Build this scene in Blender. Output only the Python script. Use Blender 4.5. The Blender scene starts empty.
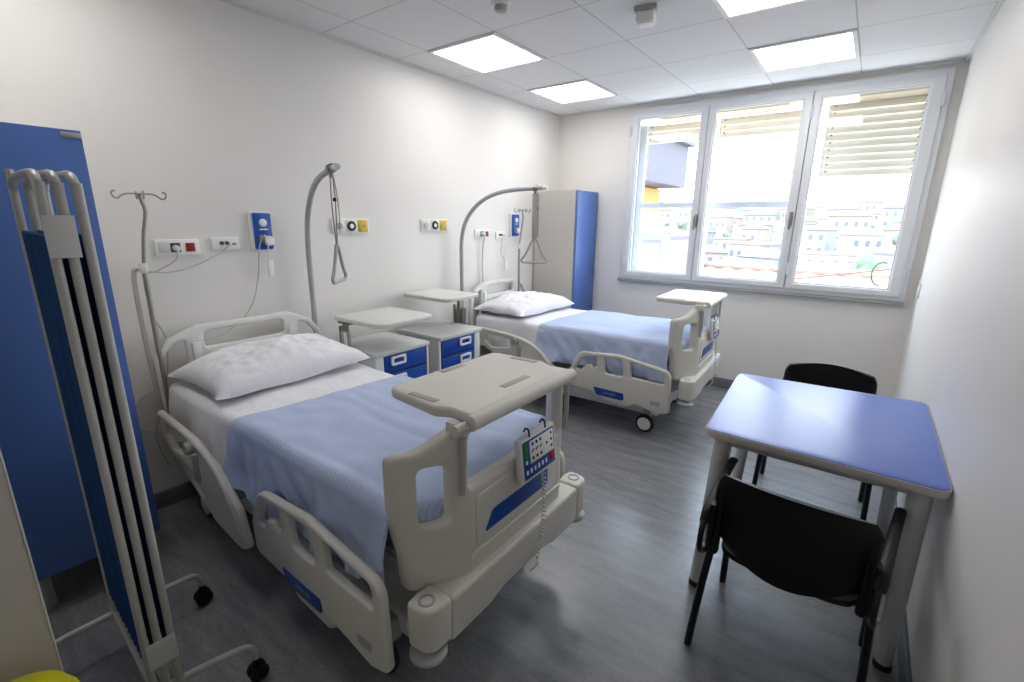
import bpy, bmesh, math, random
from mathutils import Vector, Matrix, noise
random.seed(7)
S = bpy.context.scene
COL = S.collection
PI = math.pi

# ------------------------------------------------------------------ materials
def new_mat(name):
    m = bpy.data.materials.new(name); m.use_nodes = True
    nt = m.node_tree; b = nt.nodes['Principled BSDF']
    return m, nt, b
def srgb(c):
    return tuple((x/12.92 if x <= .04045 else ((x+.055)/1.055)**2.4) for x in c)
def mat(name, col, rough=.5, metal=0., var=.06, scale=6., bump=0., bscale=60., spec=.5, coat=0., stretch=None):
    """colour given in sRGB 0..1; gentle procedural mottling and optional bump"""
    m, nt, b = new_mat(name)
    c = srgb(col)
    b.inputs['Roughness'].default_value = rough
    b.inputs['Metallic'].default_value = metal
    b.inputs['Specular IOR Level'].default_value = spec
    b.inputs['Coat Weight'].default_value = coat
    tc = nt.nodes.new('ShaderNodeTexCoord')
    src = tc.outputs['Object']
    if stretch:
        mp = nt.nodes.new('ShaderNodeMapping'); mp.inputs['Scale'].default_value = stretch
        nt.links.new(src, mp.inputs['Vector']); src = mp.outputs['Vector']
    n = nt.nodes.new('ShaderNodeTexNoise'); n.inputs['Scale'].default_value = scale; n.inputs['Detail'].default_value = 4
    nt.links.new(src, n.inputs['Vector'])
    mx = nt.nodes.new('ShaderNodeMix'); mx.data_type = 'RGBA'
    mx.inputs['A'].default_value = (*[x*(1-var) for x in c], 1)
    mx.inputs['B'].default_value = (*[min(1, x*(1+var)) for x in c], 1)
    nt.links.new(n.outputs['Fac'], mx.inputs['Factor'])
    nt.links.new(mx.outputs['Result'], b.inputs['Base Color'])
    if bump:
        n2 = nt.nodes.new('ShaderNodeTexNoise'); n2.inputs['Scale'].default_value = bscale; n2.inputs['Detail'].default_value = 3
        nt.links.new(src, n2.inputs['Vector'])
        bp = nt.nodes.new('ShaderNodeBump'); bp.inputs['Strength'].default_value = bump; bp.inputs['Distance'].default_value = .01
        nt.links.new(n2.outputs['Fac'], bp.inputs['Height']); nt.links.new(bp.outputs['Normal'], b.inputs['Normal'])
    return m

M = {}
M['wall'] = mat('wall_paint', (.90, .887, .872), .5, var=.012, scale=1.5, bump=.06, bscale=180)
M['plastic'] = mat('bed_plastic', (.84, .825, .785), .42, var=.02, scale=4, bump=.03, bscale=400)
M['recess'] = mat('beige_recess', (.68, .66, .62), .5)
M['plastic_light'] = mat('light_plastic', (.86, .86, .85), .4, var=.02)
M['bedmetal'] = mat('painted_steel_grey', (.66, .66, .65), .4, var=.03)
M['chrome'] = mat('chrome', (.72, .71, .69), .28, metal=1, var=.05)
M['brushed'] = mat('brushed_steel', (.62, .61, .58), .4, metal=.9, var=.08, scale=20)
M['polegrey'] = mat('lifting_pole_grey', (.66, .67, .68), .4, var=.03)
M['black'] = mat('black_plastic', (.03, .03, .033), .5, spec=.3, var=.1, bump=.08, bscale=500)
M['blackmetal'] = mat('black_metal', (.03, .03, .032), .45, spec=.35, var=.1)
M['rubber'] = mat('dark_rubber', (.09, .09, .095), .7, var=.1)
M['blue_door'] = mat('blue_locker_laminate', (.30, .43, .69), .42, var=.03, scale=3)
M['blue_label'] = mat('blue_label', (.08, .27, .60), .35, var=.03)
M['blue_drawer'] = mat('blue_drawer_front', (.03, .27, .64), .4, var=.04)
M['locker_side'] = mat('beige_locker_laminate', (.75, .73, .70), .5, var=.015)
M['curtain'] = mat('blue_screen_fabric', (.05, .27, .50), .8, var=.08, scale=30, bump=.2, bscale=600)
M['tube'] = mat('pale_enamel_tube', (.74, .74, .72), .33, var=.02)
M['white'] = mat('white_plastic', (.93, .93, .92), .4, var=.01)
M['sheet'] = mat('white_cotton', (.92, .915, .93), .85, var=.015, scale=5, bump=.25, bscale=35)
M['mattress'] = mat('grey_blue_mattress_cover', (.42, .48, .58), .7, var=.04)
M['cab'] = mat('grey_cabinet_shell', (.80, .80, .79), .45, var=.02)
M['cabtop'] = mat('pale_cabinet_flap', (.84, .835, .81), .45, var=.02)
M['red'] = mat('red_socket', (.55, .06, .07), .4, var=.05)
M['brown'] = mat('dark_brown_socket', (.25, .10, .08), .4, var=.05)
M['yellow'] = mat('yellow_outlet', (.86, .72, .15), .4, var=.05)
M['steel'] = mat('outlet_steel', (.55, .53, .50), .35, metal=.8, var=.05)
M['yellowlid'] = mat('yellow_green_plastic', (.80, .78, .05), .45, var=.06)
M['blueunit'] = mat('blue_call_unit', (.05, .33, .68), .35, var=.04)
M['tabletop'] = mat('blue_table_laminate', (.25, .37, .70), .33, var=.03, scale=3, bump=.03, bscale=500)
M['edge'] = mat('grey_edge_band', (.74, .72, .70), .45, var=.02)
M['leg'] = mat('silver_grey_leg', (.76, .76, .76), .4, metal=.2, var=.03)
M['alu'] = mat('window_frame_grey', (.87, .875, .885), .4, var=.02)
M['alu2'] = mat('outer_window_grey', (.82, .84, .87), .4, var=.02)
M['slat'] = mat('cream_shutter', (.93, .91, .86), .5, var=.03)
M['cream'] = mat('cream_lintel', (.93, .87, .76), .6, var=.03)
M['door'] = mat('beige_door_laminate', (.74, .71, .67), .5, var=.02)
M['dooredge'] = mat('aluminium_door_edge', (.85, .85, .84), .3, var=.01)
M['baseboard'] = mat('grey_vinyl_skirting', (.42, .44, .47), .5, var=.05)
M['sill'] = mat('grey_stone_sill', (.62, .62, .62), .5, var=.08, scale=40)
M['sleeve'] = mat('translucent_grey_sleeve', (.72, .72, .71), .5, var=.06, scale=40)
M['cable'] = mat('pale_grey_cable', (.74, .74, .72), .5, var=.02)
M['green'] = mat('green_print', (.10, .42, .25), .5)
M['ink'] = mat('dark_blue_print', (.08, .12, .26), .5)
M['dimmark'] = mat('dull_violet_print', (.27, .17, .38), .5)
M['redprint'] = mat('red_print', (.72, .10, .12), .5)

def ribbed_mat():
    m, nt, b = new_mat('ribbed_blue_bedspread')
    b.inputs['Roughness'].default_value = .9; b.inputs['Specular IOR Level'].default_value = .2
    tc = nt.nodes.new('ShaderNodeTexCoord')
    mp = nt.nodes.new('ShaderNodeMapping'); mp.inputs['Scale'].default_value = (1, 1, .6)
    spx = nt.nodes.new('ShaderNodeSeparateXYZ'); cb = nt.nodes.new('ShaderNodeCombineXYZ'); ad = nt.nodes.new('ShaderNodeMath')
    nt.links.new(tc.outputs['Object'], spx.inputs[0]); nt.links.new(spx.outputs['X'], cb.inputs['X'])
    nt.links.new(spx.outputs['Y'], ad.inputs[0]); nt.links.new(spx.outputs['Z'], ad.inputs[1]); nt.links.new(ad.outputs[0], cb.inputs['Y'])
    nt.links.new(cb.outputs[0], mp.inputs['Vector'])
    w = nt.nodes.new('ShaderNodeTexWave'); w.wave_type = 'BANDS'; w.bands_direction = 'Y'
    w.inputs['Scale'].default_value = 32; w.inputs['Distortion'].default_value = .4; w.inputs['Detail'].default_value = 1
    w2 = nt.nodes.new('ShaderNodeTexWave'); w2.wave_type = 'BANDS'; w2.bands_direction = 'X'
    w2.inputs['Scale'].default_value = 30; w2.inputs['Distortion'].default_value = .4
    for q in (w, w2): nt.links.new(mp.outputs['Vector'], q.inputs['Vector'])
    mul = nt.nodes.new('ShaderNodeMath'); mul.operation = 'MULTIPLY'
    nt.links.new(w.outputs['Fac'], mul.inputs[0]); nt.links.new(w2.outputs['Fac'], mul.inputs[1])
    cr = nt.nodes.new('ShaderNodeMix'); cr.data_type = 'RGBA'
    cr.inputs['A'].default_value = (*srgb((.69, .74, .86)), 1); cr.inputs['B'].default_value = (*srgb((.83, .87, .96)), 1)
    nt.links.new(mul.outputs[0], cr.inputs['Factor']); nt.links.new(cr.outputs['Result'], b.inputs['Base Color'])
    bp = nt.nodes.new('ShaderNodeBump'); bp.inputs['Strength'].default_value = .35; bp.inputs['Distance'].default_value = .004
    nt.links.new(mul.outputs[0], bp.inputs['Height']); nt.links.new(bp.outputs['Normal'], b.inputs['Normal'])
    return m
M['blanket'] = ribbed_mat()

def floor_mat():
    m, nt, b = new_mat('grey_vinyl_floor')
    tc = nt.nodes.new('ShaderNodeTexCoord')
    mp = nt.nodes.new('ShaderNodeMapping'); mp.inputs['Scale'].default_value = (1, 4.5, 1); mp.inputs['Rotation'].default_value = (0, 0, .15)
    nt.links.new(tc.outputs['Object'], mp.inputs['Vector'])
    n = nt.nodes.new('ShaderNodeTexNoise'); n.inputs['Scale'].default_value = 3.2; n.inputs['Detail'].default_value = 8; n.inputs['Roughness'].default_value = .65
    nt.links.new(mp.outputs['Vector'], n.inputs['Vector'])
    n2 = nt.nodes.new('ShaderNodeTexNoise'); n2.inputs['Scale'].default_value = 60; n2.inputs['Detail'].default_value = 3
    nt.links.new(tc.outputs['Object'], n2.inputs['Vector'])
    cr = nt.nodes.new('ShaderNodeValToRGB')
    cr.color_ramp.elements[0].position = .3; cr.color_ramp.elements[0].color = (*srgb((.43, .435, .45)), 1)
    cr.color_ramp.elements[1].position = .72; cr.color_ramp.elements[1].color = (*srgb((.57, .575, .585)), 1)
    nt.links.new(n.outputs['Fac'], cr.inputs['Fac'])
    mx = nt.nodes.new('ShaderNodeMix'); mx.data_type = 'RGBA'; mx.blend_type = 'OVERLAY'; mx.inputs['Factor'].default_value = .25
    nt.links.new(cr.outputs['Color'], mx.inputs['A']); nt.links.new(n2.outputs['Fac'], mx.inputs['B'])
    nt.links.new(mx.outputs['Result'], b.inputs['Base Color'])
    b.inputs['Roughness'].default_value = .27; b.inputs['Specular IOR Level'].default_value = .8
    bp = nt.nodes.new('ShaderNodeBump'); bp.inputs['Strength'].default_value = .05; bp.inputs['Distance'].default_value = .01
    nt.links.new(n2.outputs['Fac'], bp.inputs['Height']); nt.links.new(bp.outputs['Normal'], b.inputs['Normal'])
    return m
M['floor'] = floor_mat()

def ceil_mat():
    """mineral-fibre tiles: thin seams of the 60 cm grid"""
    m, nt, b = new_mat('ceiling_tiles')
    tc = nt.nodes.new('ShaderNodeTexCoord'); sp = nt.nodes.new('ShaderNodeSeparateXYZ')
    nt.links.new(tc.outputs['Object'], sp.inputs[0])
    def seam(out, off):
        a = nt.nodes.new('ShaderNodeMath'); a.operation = 'SUBTRACT'; a.inputs[1].default_value = off - 6.0
        nt.links.new(out, a.inputs[0])
        d = nt.nodes.new('ShaderNodeMath'); d.operation = 'MODULO'; d.inputs[1].default_value = .6
        nt.links.new(a.outputs[0], d.inputs[0])
        e = nt.nodes.new('ShaderNodeMath'); e.operation = 'SUBTRACT'; e.inputs[1].default_value = .3
        nt.links.new(d.outputs[0], e.inputs[0])
        f = nt.nodes.new('ShaderNodeMath'); f.operation = 'ABSOLUTE'; nt.links.new(e.outputs[0], f.inputs[0])
        g = nt.nodes.new('ShaderNodeMath'); g.operation = 'GREATER_THAN'; g.inputs[1].default_value = .2965
        nt.links.new(f.outputs[0], g.inputs[0]); return g.outputs[0]
    mxm = nt.nodes.new('ShaderNodeMath'); mxm.operation = 'MAXIMUM'
    nt.links.new(seam(sp.outputs['X'], .32), mxm.inputs[0]); nt.links.new(seam(sp.outputs['Y'], .14), mxm.inputs[1])
    n = nt.nodes.new('ShaderNodeTexNoise'); n.inputs['Scale'].default_value = 90
    nt.links.new(tc.outputs['Object'], n.inputs['Vector'])
    c0 = nt.nodes.new('ShaderNodeMix'); c0.data_type = 'RGBA'
    c0.inputs['A'].default_value = (*srgb((.86, .86, .865)), 1); c0.inputs['B'].default_value = (*srgb((.90, .90, .905)), 1)
    nt.links.new(n.outputs['Fac'], c0.inputs['Factor'])
    c1 = nt.nodes.new('ShaderNodeMix'); c1.data_type = 'RGBA'; c1.inputs['B'].default_value = (*srgb((.70, .70, .71)), 1)
    nt.links.new(mxm.outputs[0], c1.inputs['Factor']); nt.links.new(c0.outputs['Result'], c1.inputs['A'])
    nt.links.new(c1.outputs['Result'], b.inputs['Base Color']); b.inputs['Roughness'].default_value = .7
    return m
M['ceil'] = ceil_mat()

def glass_mat(name, tint, gl=.06):
    m = bpy.data.materials.new(name); m.use_nodes = True; nt = m.node_tree
    nt.nodes.clear()
    o = nt.nodes.new('ShaderNodeOutputMaterial'); t = nt.nodes.new('ShaderNodeBsdfTransparent'); g = nt.nodes.new('ShaderNodeBsdfGlossy')
    t.inputs[0].default_value = (*tint, 1); g.inputs['Roughness'].default_value = .02
    mx = nt.nodes.new('ShaderNodeMixShader'); mx.inputs[0].default_value = gl
    nt.links.new(t.outputs[0], mx.inputs[1]); nt.links.new(g.outputs[0], mx.inputs[2]); nt.links.new(mx.outputs[0], o.inputs[0])
    return m
M['glass'] = glass_mat('window_glass', (.97, .98, .98))
def emis(name, col, st):
    m, nt, b = new_mat(name)
    b.inputs['Base Color'].default_value = (*col, 1)
    b.inputs['Emission Color'].default_value = (*col, 1); b.inputs['Emission Strength'].default_value = st
    return m
M['panel'] = emis('led_panel', (1, .985, .96), 5.5)

# ------------------------------------------------------------------ geometry helpers
class MB:
    def __init__(s): s.bm = bmesh.new()
    def merge(s, other, mtx=None):
        me = bpy.data.meshes.new('t'); other.to_mesh(me); other.free()
        if mtx: me.transform(mtx)
        s.bm.from_mesh(me); bpy.data.meshes.remove(me); return s
    def box(s, c, d, bev=0., seg=2, rot=None):
        b = bmesh.new(); bmesh.ops.create_cube(b, size=1)
        bmesh.ops.scale(b, vec=d, verts=b.verts)
        if bev: bmesh.ops.bevel(b, geom=list(b.edges), offset=min(bev, min(d)*.49), segments=seg, profile=.5, affect='EDGES')
        m = Matrix.Translation(c)
        if rot: m = m @ rot
        return s.merge(b, m)
    def cyl(s, a, b_, r0, r1=None, seg=20, cap=True):
        a, b_ = Vector(a), Vector(b_); r1 = r0 if r1 is None else r1
        d = b_-a; b = bmesh.new()
        bmesh.ops.create_cone(b, cap_ends=cap, cap_tris=False, segments=seg, radius1=r0, radius2=r1, depth=d.length)
        q = Vector((0, 0, 1)).rotation_difference(d.normalized()).to_matrix().to_4x4()
        return s.merge(b, Matrix.Translation((a+b_)/2) @ q)
    def ball(s, c, r, sc=(1, 1, 1), seg=16):
        b = bmesh.new(); bmesh.ops.create_uvsphere(b, u_segments=seg, v_segments=max(8, seg//2), radius=r)
        return s.merge(b, Matrix.Translation(c) @ Matrix.Diagonal((*sc, 1)))
    def tube(s, pts, r, seg=12, closed=False, smooth=0, flat=1., rr=None):
        pts = [Vector(p) for p in pts]
        if smooth:
            out = []; n = len(pts)
            rng = range(n) if closed else range(n-1)
            for i in rng:
                p0 = pts[(i-1) % n] if (closed or i > 0) else pts[i]*2-pts[i+1]
                p1 = pts[i]; p2 = pts[(i+1) % n]
                p3 = pts[(i+2) % n] if (closed or i+2 < n) else p2*2-p1
                for k in range(smooth):
                    t = k/smooth
                    out.append(.5*((2*p1)+(-p0+p2)*t+(2*p0-5*p1+4*p2-p3)*t*t+(-p0+3*p1-3*p2+p3)*t**3))
            if not closed: out.append(pts[-1])
            pts = out
        n = len(pts); b = bmesh.new(); rings = []
        tan = []
        for i in range(n):
            if closed: t = pts[(i+1) % n]-pts[(i-1) % n]
            else: t = pts[min(i+1, n-1)]-pts[max(i-1, 0)]
            tan.append(t.normalized())
        up = Vector((0, 0, 1)) if abs(tan[0].z) < .9 else Vector((0, 1, 0))
        u = (up-tan[0]*up.dot(tan[0])).normalized()
        for i in range(n):
            u = (u-tan[i]*u.dot(tan[i])).normalized(); v = tan[i].cross(u)
            R = rr[i] if rr else r
            rings.append([b.verts.new(pts[i]+(u*math.cos(2*PI*k/seg)*flat+v*math.sin(2*PI*k/seg))*R) for k in range(seg)])
        for i in range(n if closed else n-1):
            A, B = rings[i], rings[(i+1) % n]
            for k in range(seg):
                b.faces.new((A[k], A[(k+1) % seg], B[(k+1) % seg], B[k]))
        if not closed:
            b.faces.new(rings[0][::-1]); b.faces.new(rings[-1])
        bmesh.ops.recalc_face_normals(b, faces=b.faces)
        return s.merge(b)
    def lathe(s, prof, c, axis='Z', seg=28):
        b = bmesh.new(); rings = []
        for (r, h) in prof:
            if r < 1e-5: rings.append([b.verts.new((0, 0, h))])
            else: rings.append([b.verts.new((r*math.cos(2*PI*k/seg), r*math.sin(2*PI*k/seg), h)) for k in range(seg)])
        for A, B in zip(rings, rings[1:]):
            for k in range(seg):
                k2 = (k+1) % seg
                f = [A[k % len(A)], A[k2 % len(A)], B[k2 % len(B)], B[k % len(B)]]
                f2 = []
                for v in f:
                    if v not in f2: f2.append(v)
                if len(f2) > 2: b.faces.new(f2)
        bmesh.ops.recalc_face_normals(b, faces=b.faces)
        m = Matrix.Translation(c)
        if axis == 'X': m = m @ Matrix.Rotation(PI/2, 4, 'Y')
        if axis == 'Y': m = m @ Matrix.Rotation(-PI/2, 4, 'X')
        return s.merge(b, m)
    def slab(s, loops, t, bev, axis, off, bend=None, cuts=(), seg=2):
        """flat shape with holes: loops of 2D points, thickness t, rounded edges; axis = normal ('X': (y,z), 'Y': (x,z), 'Z': (x,y))"""
        cu = bpy.data.curves.new('c', 'CURVE'); cu.dimensions = '2D'; cu.fill_mode = 'BOTH'
        cu.extrude = max(t/2-bev, 0); cu.bevel_depth = bev; cu.bevel_resolution = seg; cu.offset = -bev
        for lp in loops:
            sp = cu.splines.new('POLY'); sp.points.add(len(lp)-1); sp.use_cyclic_u = True
            for p, q in zip(sp.points, lp): p.co = (q[0], q[1], 0, 1)
        o = bpy.data.objects.new('c', cu); COL.objects.link(o)
        me = bpy.data.meshes.new_from_object(o.evaluated_get(bpy.context.evaluated_depsgraph_get()))
        bpy.data.objects.remove(o); bpy.data.curves.remove(cu)
        b = bmesh.new(); b.from_mesh(me); bpy.data.meshes.remove(me)
        bmesh.ops.remove_doubles(b, verts=b.verts, dist=1e-5)
        for (co, no) in cuts:
            bmesh.ops.bisect_plane(b, geom=list(b.verts)+list(b.edges)+list(b.faces), plane_co=co, plane_no=no)
        bmesh.ops.recalc_face_normals(b, faces=b.faces)
        if axis == 'X': m = Matrix(((0, 0, 1, off), (1, 0, 0, 0), (0, 1, 0, 0), (0, 0, 0, 1)))
        elif axis == 'Y': m = Matrix(((1, 0, 0, 0), (0, 0, -1, off), (0, 1, 0, 0), (0, 0, 0, 1)))
        else: m = Matrix.Translation((0, 0, off))
        for v in b.verts: v.co = m @ v.co
        if bend:
            for v in b.verts: v.co = bend(v.co)
        return s.merge(b)
    def grid(s, fn, nu, nv, thick=0.):
        b = bmesh.new()
        vs = [[b.verts.new(fn(i/nu, j/nv)) for j in range(nv+1)] for i in range(nu+1)]
        for i in range(nu):
            for j in range(nv): b.faces.new((vs[i][j], vs[i+1][j], vs[i+1][j+1], vs[i][j+1]))
        if thick:
            b.normal_update(); t = abs(thick)
            lo = {v: b.verts.new(v.co-v.normal*t) for row in vs for v in row}
            for i in range(nu):
                for j in range(nv): b.faces.new([lo[q] for q in (vs[i][j+1], vs[i+1][j+1], vs[i+1][j], vs[i][j])])
            rim = [vs[i][0] for i in range(nu+1)]+[vs[nu][j] for j in range(1, nv+1)]+[vs[i][nv] for i in range(nu-1, -1, -1)]+[vs[0][j] for j in range(nv-1, 0, -1)]
            for k in range(len(rim)):
                a, c = rim[k], rim[(k+1) % len(rim)]
                b.faces.new((c, a, lo[a], lo[c]))
            bmesh.ops.recalc_face_normals(b, faces=b.faces)
        return s.merge(b)
    def build(s, name, m, parent=None, smooth=True, ang=35, loc=None, rotz=0.):
        me = bpy.data.meshes.new(name); s.bm.to_mesh(me); s.bm.free()
        if isinstance(m, (list, tuple)):
            for q in m: me.materials.append(q)
        else: me.materials.append(m)
        if smooth:
            me.shade_smooth(); me.set_sharp_from_angle(angle=math.radians(ang))
        o = bpy.data.objects.new(name, me); COL.objects.link(o)
        if parent: o.parent = parent
        elif loc is not None:
            o.location = loc; o.rotation_euler = (0, 0, rotz)
        else:
            xs = [v.co for v in me.vertices]
            lo = Vector([min(v[i] for v in xs) for i in range(3)]); hi = Vector([max(v[i] for v in xs) for i in range(3)])
            c = Vector(((lo.x+hi.x)/2, (lo.y+hi.y)/2, lo.z))
            me.transform(Matrix.Translation(-c)); o.location = c
        return o

def clusters(mb, gap=.0015):
    """the separate pieces of a mesh: loose islands whose boxes touch count as one"""
    bm = mb.bm; bm.verts.index_update(); seen = set(); isl = []
    bm.verts.ensure_lookup_table()
    for v in bm.verts:
        if v.index in seen: continue
        st = [v]; seen.add(v.index); grp = []
        while st:
            q = st.pop(); grp.append(q)
            for e in q.link_edges:
                w_ = e.other_vert(q)
                if w_.index not in seen: seen.add(w_.index); st.append(w_)
        lo = [min(q.co[i] for q in grp)-gap for i in range(3)]; hi = [max(q.co[i] for q in grp)+gap for i in range(3)]
        isl.append([grp, lo, hi])
    merged = True
    while merged:
        merged = False
        for i in range(len(isl)):
            for j in range(i+1, len(isl)):
                A, B_ = isl[i], isl[j]
                if all(A[1][k] <= B_[2][k] and B_[1][k] <= A[2][k] for k in range(3)):
                    isl[i] = [A[0]+B_[0], [min(A[1][k], B_[1][k]) for k in range(3)], [max(A[2][k], B_[2][k]) for k in range(3)]]
                    isl.pop(j); merged = True; break
            if merged: break
    out = []
    for grp, lo, hi in isl:
        keep = {q.index for q in grp}; n = MB(); n.bm.free(); n.bm = bm.copy()
        n.bm.verts.ensure_lookup_table()
        bmesh.ops.delete(n.bm, geom=[q for q in n.bm.verts if q.index not in keep], context='VERTS')
        out.append(n)
    bm.free(); return out
def split(mb, name, m, parent, **k):
    return [c.build(name, m, parent, **k) for c in clusters(mb)]

def rpoly(pts, seg=6):
    """polygon with per-corner radius [(x,y,r)] -> list of 2D points"""
    out = []; n = len(pts)
    for i in range(n):
        p = Vector(pts[i][:2]); r = pts[i][2] if len(pts[i]) > 2 else 0
        a = Vector(pts[i-1][:2])-p; b = Vector(pts[(i+1) % n][:2])-p
        if r <= 0: out.append(tuple(p)); continue
        la, lb = a.length, b.length; a.normalize(); b.normalize()
        ang = a.angle(b); d = min(r/math.tan(ang/2), la*.49, lb*.49)
        for k in range(seg+1):
            t = k/seg
            q = (p+a*d)*(1-t)**2+p*2*t*(1-t)+(p+b*d)*t**2
            out.append(tuple(q))
    return out
def rrect(x0, y0, x1, y1, r, seg=5): return rpoly([(x0, y0, r), (x1, y0, r), (x1, y1, r), (x0, y1, r)], seg)

def tag(o, label, cat, group=None, kind=None):
    o['label'] = label; o['category'] = cat
    if group: o['group'] = group
    if kind: o['kind'] = kind
    return o
def thing(name, label, cat, loc=(0, 0, 0), rotz=0., group=None):
    o = bpy.data.objects.new(name, None); COL.objects.link(o); o.empty_display_size = .1
    o.location = loc; o.rotation_euler = (0, 0, rotz)
    return tag(o, label, cat, group)
def struct(o): o['kind'] = 'structure'; return o
def children(o): return [c for c in COL.objects if c.parent == o]
def copy_tree(o, parent=None, label=None, group=None):
    c = o.copy(); COL.objects.link(c)
    if parent: c.parent = parent
    if label: c['label'] = label
    if group: c['group'] = group
    for ch in children(o): copy_tree(ch, c)
    return c

# ------------------------------------------------------------------ room shell
W, D, H, Y0 = 3.33, 4.83, 2.73, -.95
WT = .30
struct(MB().box((W/2, (D+Y0)/2, -.05), (W+.6, D-Y0+.6, .1)).build('floor', M['floor'], smooth=False, loc=(0, 0, 0)))
struct(MB().box((W/2, (D+Y0)/2, H+.06), (W+.6, D-Y0+.6, .12)).build('ceiling', M['ceil'], smooth=False, loc=(0, 0, 0)))
struct(MB().box((-.1, (D+Y0)/2, H/2), (.2, D-Y0+.6, H)).build('wall_left', M['wall'], smooth=False))
struct(MB().box((W+.1, (D+Y0)/2, H/2), (.2, D-Y0+.6, H)).build('wall_right', M['wall'], smooth=False))
struct(MB().box((W/2, Y0-.1, H/2), (W, .2, H)).build('wall_near', M['wall'], smooth=False))
WX0, WX1, WZ0, WZ1 = .88, 3.24, 1.04, 2.66
wf = MB()
wf.box((WX0/2, D+WT/2, H/2), (WX0, WT, H)); wf.box(((WX1+W)/2, D+WT/2, H/2), (W-WX1, WT, H))
wf.box(((WX0+WX1)/2, D+WT/2, WZ0/2), (WX1-WX0, WT, WZ0)); wf.box(((WX0+WX1)/2, D+WT/2, (WZ1+H)/2), (WX1-WX0, WT, H-WZ1))
struct(wf.build('wall_far', M['wall'], smooth=False))
struct(MB().box((.008, (D+Y0)/2, .05), (.016, D-Y0, .10), .005).build('baseboard_left', M['baseboard']))
struct(MB().box((W-.008, (D+Y0)/2, .05), (.016, D-Y0, .10), .005).build('baseboard_right', M['baseboard']))
struct(MB().box((W/2, D-.008, .05), (W-.04, .016, .10), .005).build('baseboard_far', M['baseboard']))
for n_, (c_, d_) in enumerate([((.01, (D+Y0)/2, H-.008), (.02, D-Y0, .014)), ((W-.01, (D+Y0)/2, H-.008), (.02, D-Y0, .014)), ((W/2, D-.01, H-.008), (W-.05, .02, .014))]):
    struct(MB().box(c_, d_).build('trim_%d' % (n_+1), M['plastic_light'], smooth=False))
struct(MB().box(((WX0+WX1)/2-.01, D-.022, WZ0-.045), (WX1-WX0+.08, .05, .028), .006).build('trim_4', M['sill']))

# window: casing on the inner face, three glazed sashes, outer rail
win = thing('window_1', 'wide pale grey window in three sashes with half lowered slatted shutters', 'window'); struct(win)
win.location = ((WX0+WX1)/2, D, WZ0)
def wbuild(mb, name, m, parent=win, **k):
    mb.bm.transform(Matrix.Translation((-(WX0+WX1)/2, -D, -WZ0))) if parent is win else None
    return mb.build(name, m, parent, **k)
cas = MB()
cas.slab([[(WX0-.03, WZ0-.03), (WX1+.03, WZ0-.03), (WX1+.03, WZ1+.025), (WX0-.03, WZ1+.025)],
          [(WX0+.035, WZ0+.03), (WX1-.045, WZ0+.03), (WX1-.045, WZ1-.045), (WX0+.035, WZ1-.045)]], .05, .008, 'Y', D-.012)
wbuild(cas, 'window_frame', M['alu'])
for mx_ in (1.6175, 2.4275):
    wbuild(MB().box((mx_, D+.012, (WZ0+WZ1)/2), (.05, .03, WZ1-WZ0-.02), .003), 'mullion', M['alu'])
liner = MB()
for c_, d_ in [((WX0+.008, D+.16, (WZ0+WZ1)/2), (.016, .28, WZ1-WZ0)), ((WX1-.008, D+.16, (WZ0+WZ1)/2), (.016, .28, WZ1-WZ0)),
               (((WX0+WX1)/2, D+.16, WZ0+.008), (WX1-WX0-.04, .28, .016))]:
    liner.box(c_, d_)
wbuild(liner, 'reveal_lining', M['alu'], smooth=False)
SZ0, SZ1 = WZ0+.005, WZ1-.02
def sash(x0, x1, l=.055, r=.055, y=D-.03, t=.055):
    s = MB()
    s.slab([[(x0, SZ0), (x1, SZ0), (x1, SZ1), (x0, SZ1)], [(x0+l, SZ0+.05), (x1-r, SZ0+.05), (x1-r, SZ1-.045), (x0+l, SZ1-.045)]], t, .008, 'Y', y)
    s.slab([[(x0+l-.012, SZ0+.038), (x1-r+.012, SZ0+.038), (x1-r+.012, SZ1-.033), (x0+l-.012, SZ1-.033)], [(x0+l+.012, SZ0+.062), (x1-r-.012, SZ0+.062), (x1-r-.012, SZ1-.057), (x0+l+.012, SZ1-.057)]], .02, .004, 'Y', y)
    so = wbuild(s, 'sash', M['alu'])
    g = MB().box(((x0+x1)/2+(l-r)/2, y+.004, (SZ0+SZ1)/2), (x1-x0-l-r+.01, .006, SZ1-SZ0-.09))
    g.bm.transform(Matrix.Translation((-(WX0+WX1)/2, -D, -WZ0)))
    g.build('pane', M['glass'], so, smooth=False)
    return so
sa = sash(WX0+.015, 1.615); sb = sash(1.62, 2.425, l=.05, r=.06); sc_ = sash(2.43, WX1-.01, l=.055, r=.075)
for hx, hz in ((1.605, 1.62), (2.40, 1.64)):
    h = MB(); h.box((hx, D-.064, hz), (.028, .014, .12), .005); h.cyl((hx, D-.07, hz+.03), (hx, D-.105, hz+.03), .009)
    h.box((hx, D-.107, hz-.02), (.02, .014, .13), .006)
    wbuild(h, 'window_handle', M['steel'])
for hx in (WX0+.002, 2.43, WX1-.004):
    for hz in (1.22, 2.48):
        h = MB().cyl((hx, D-.062, hz-.05), (hx, D-.062, hz+.05), .009).box((hx, D-.058, hz), (.03, .008, .07), .002)
        wbuild(h, 'hinge', M['alu2'])
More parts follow.
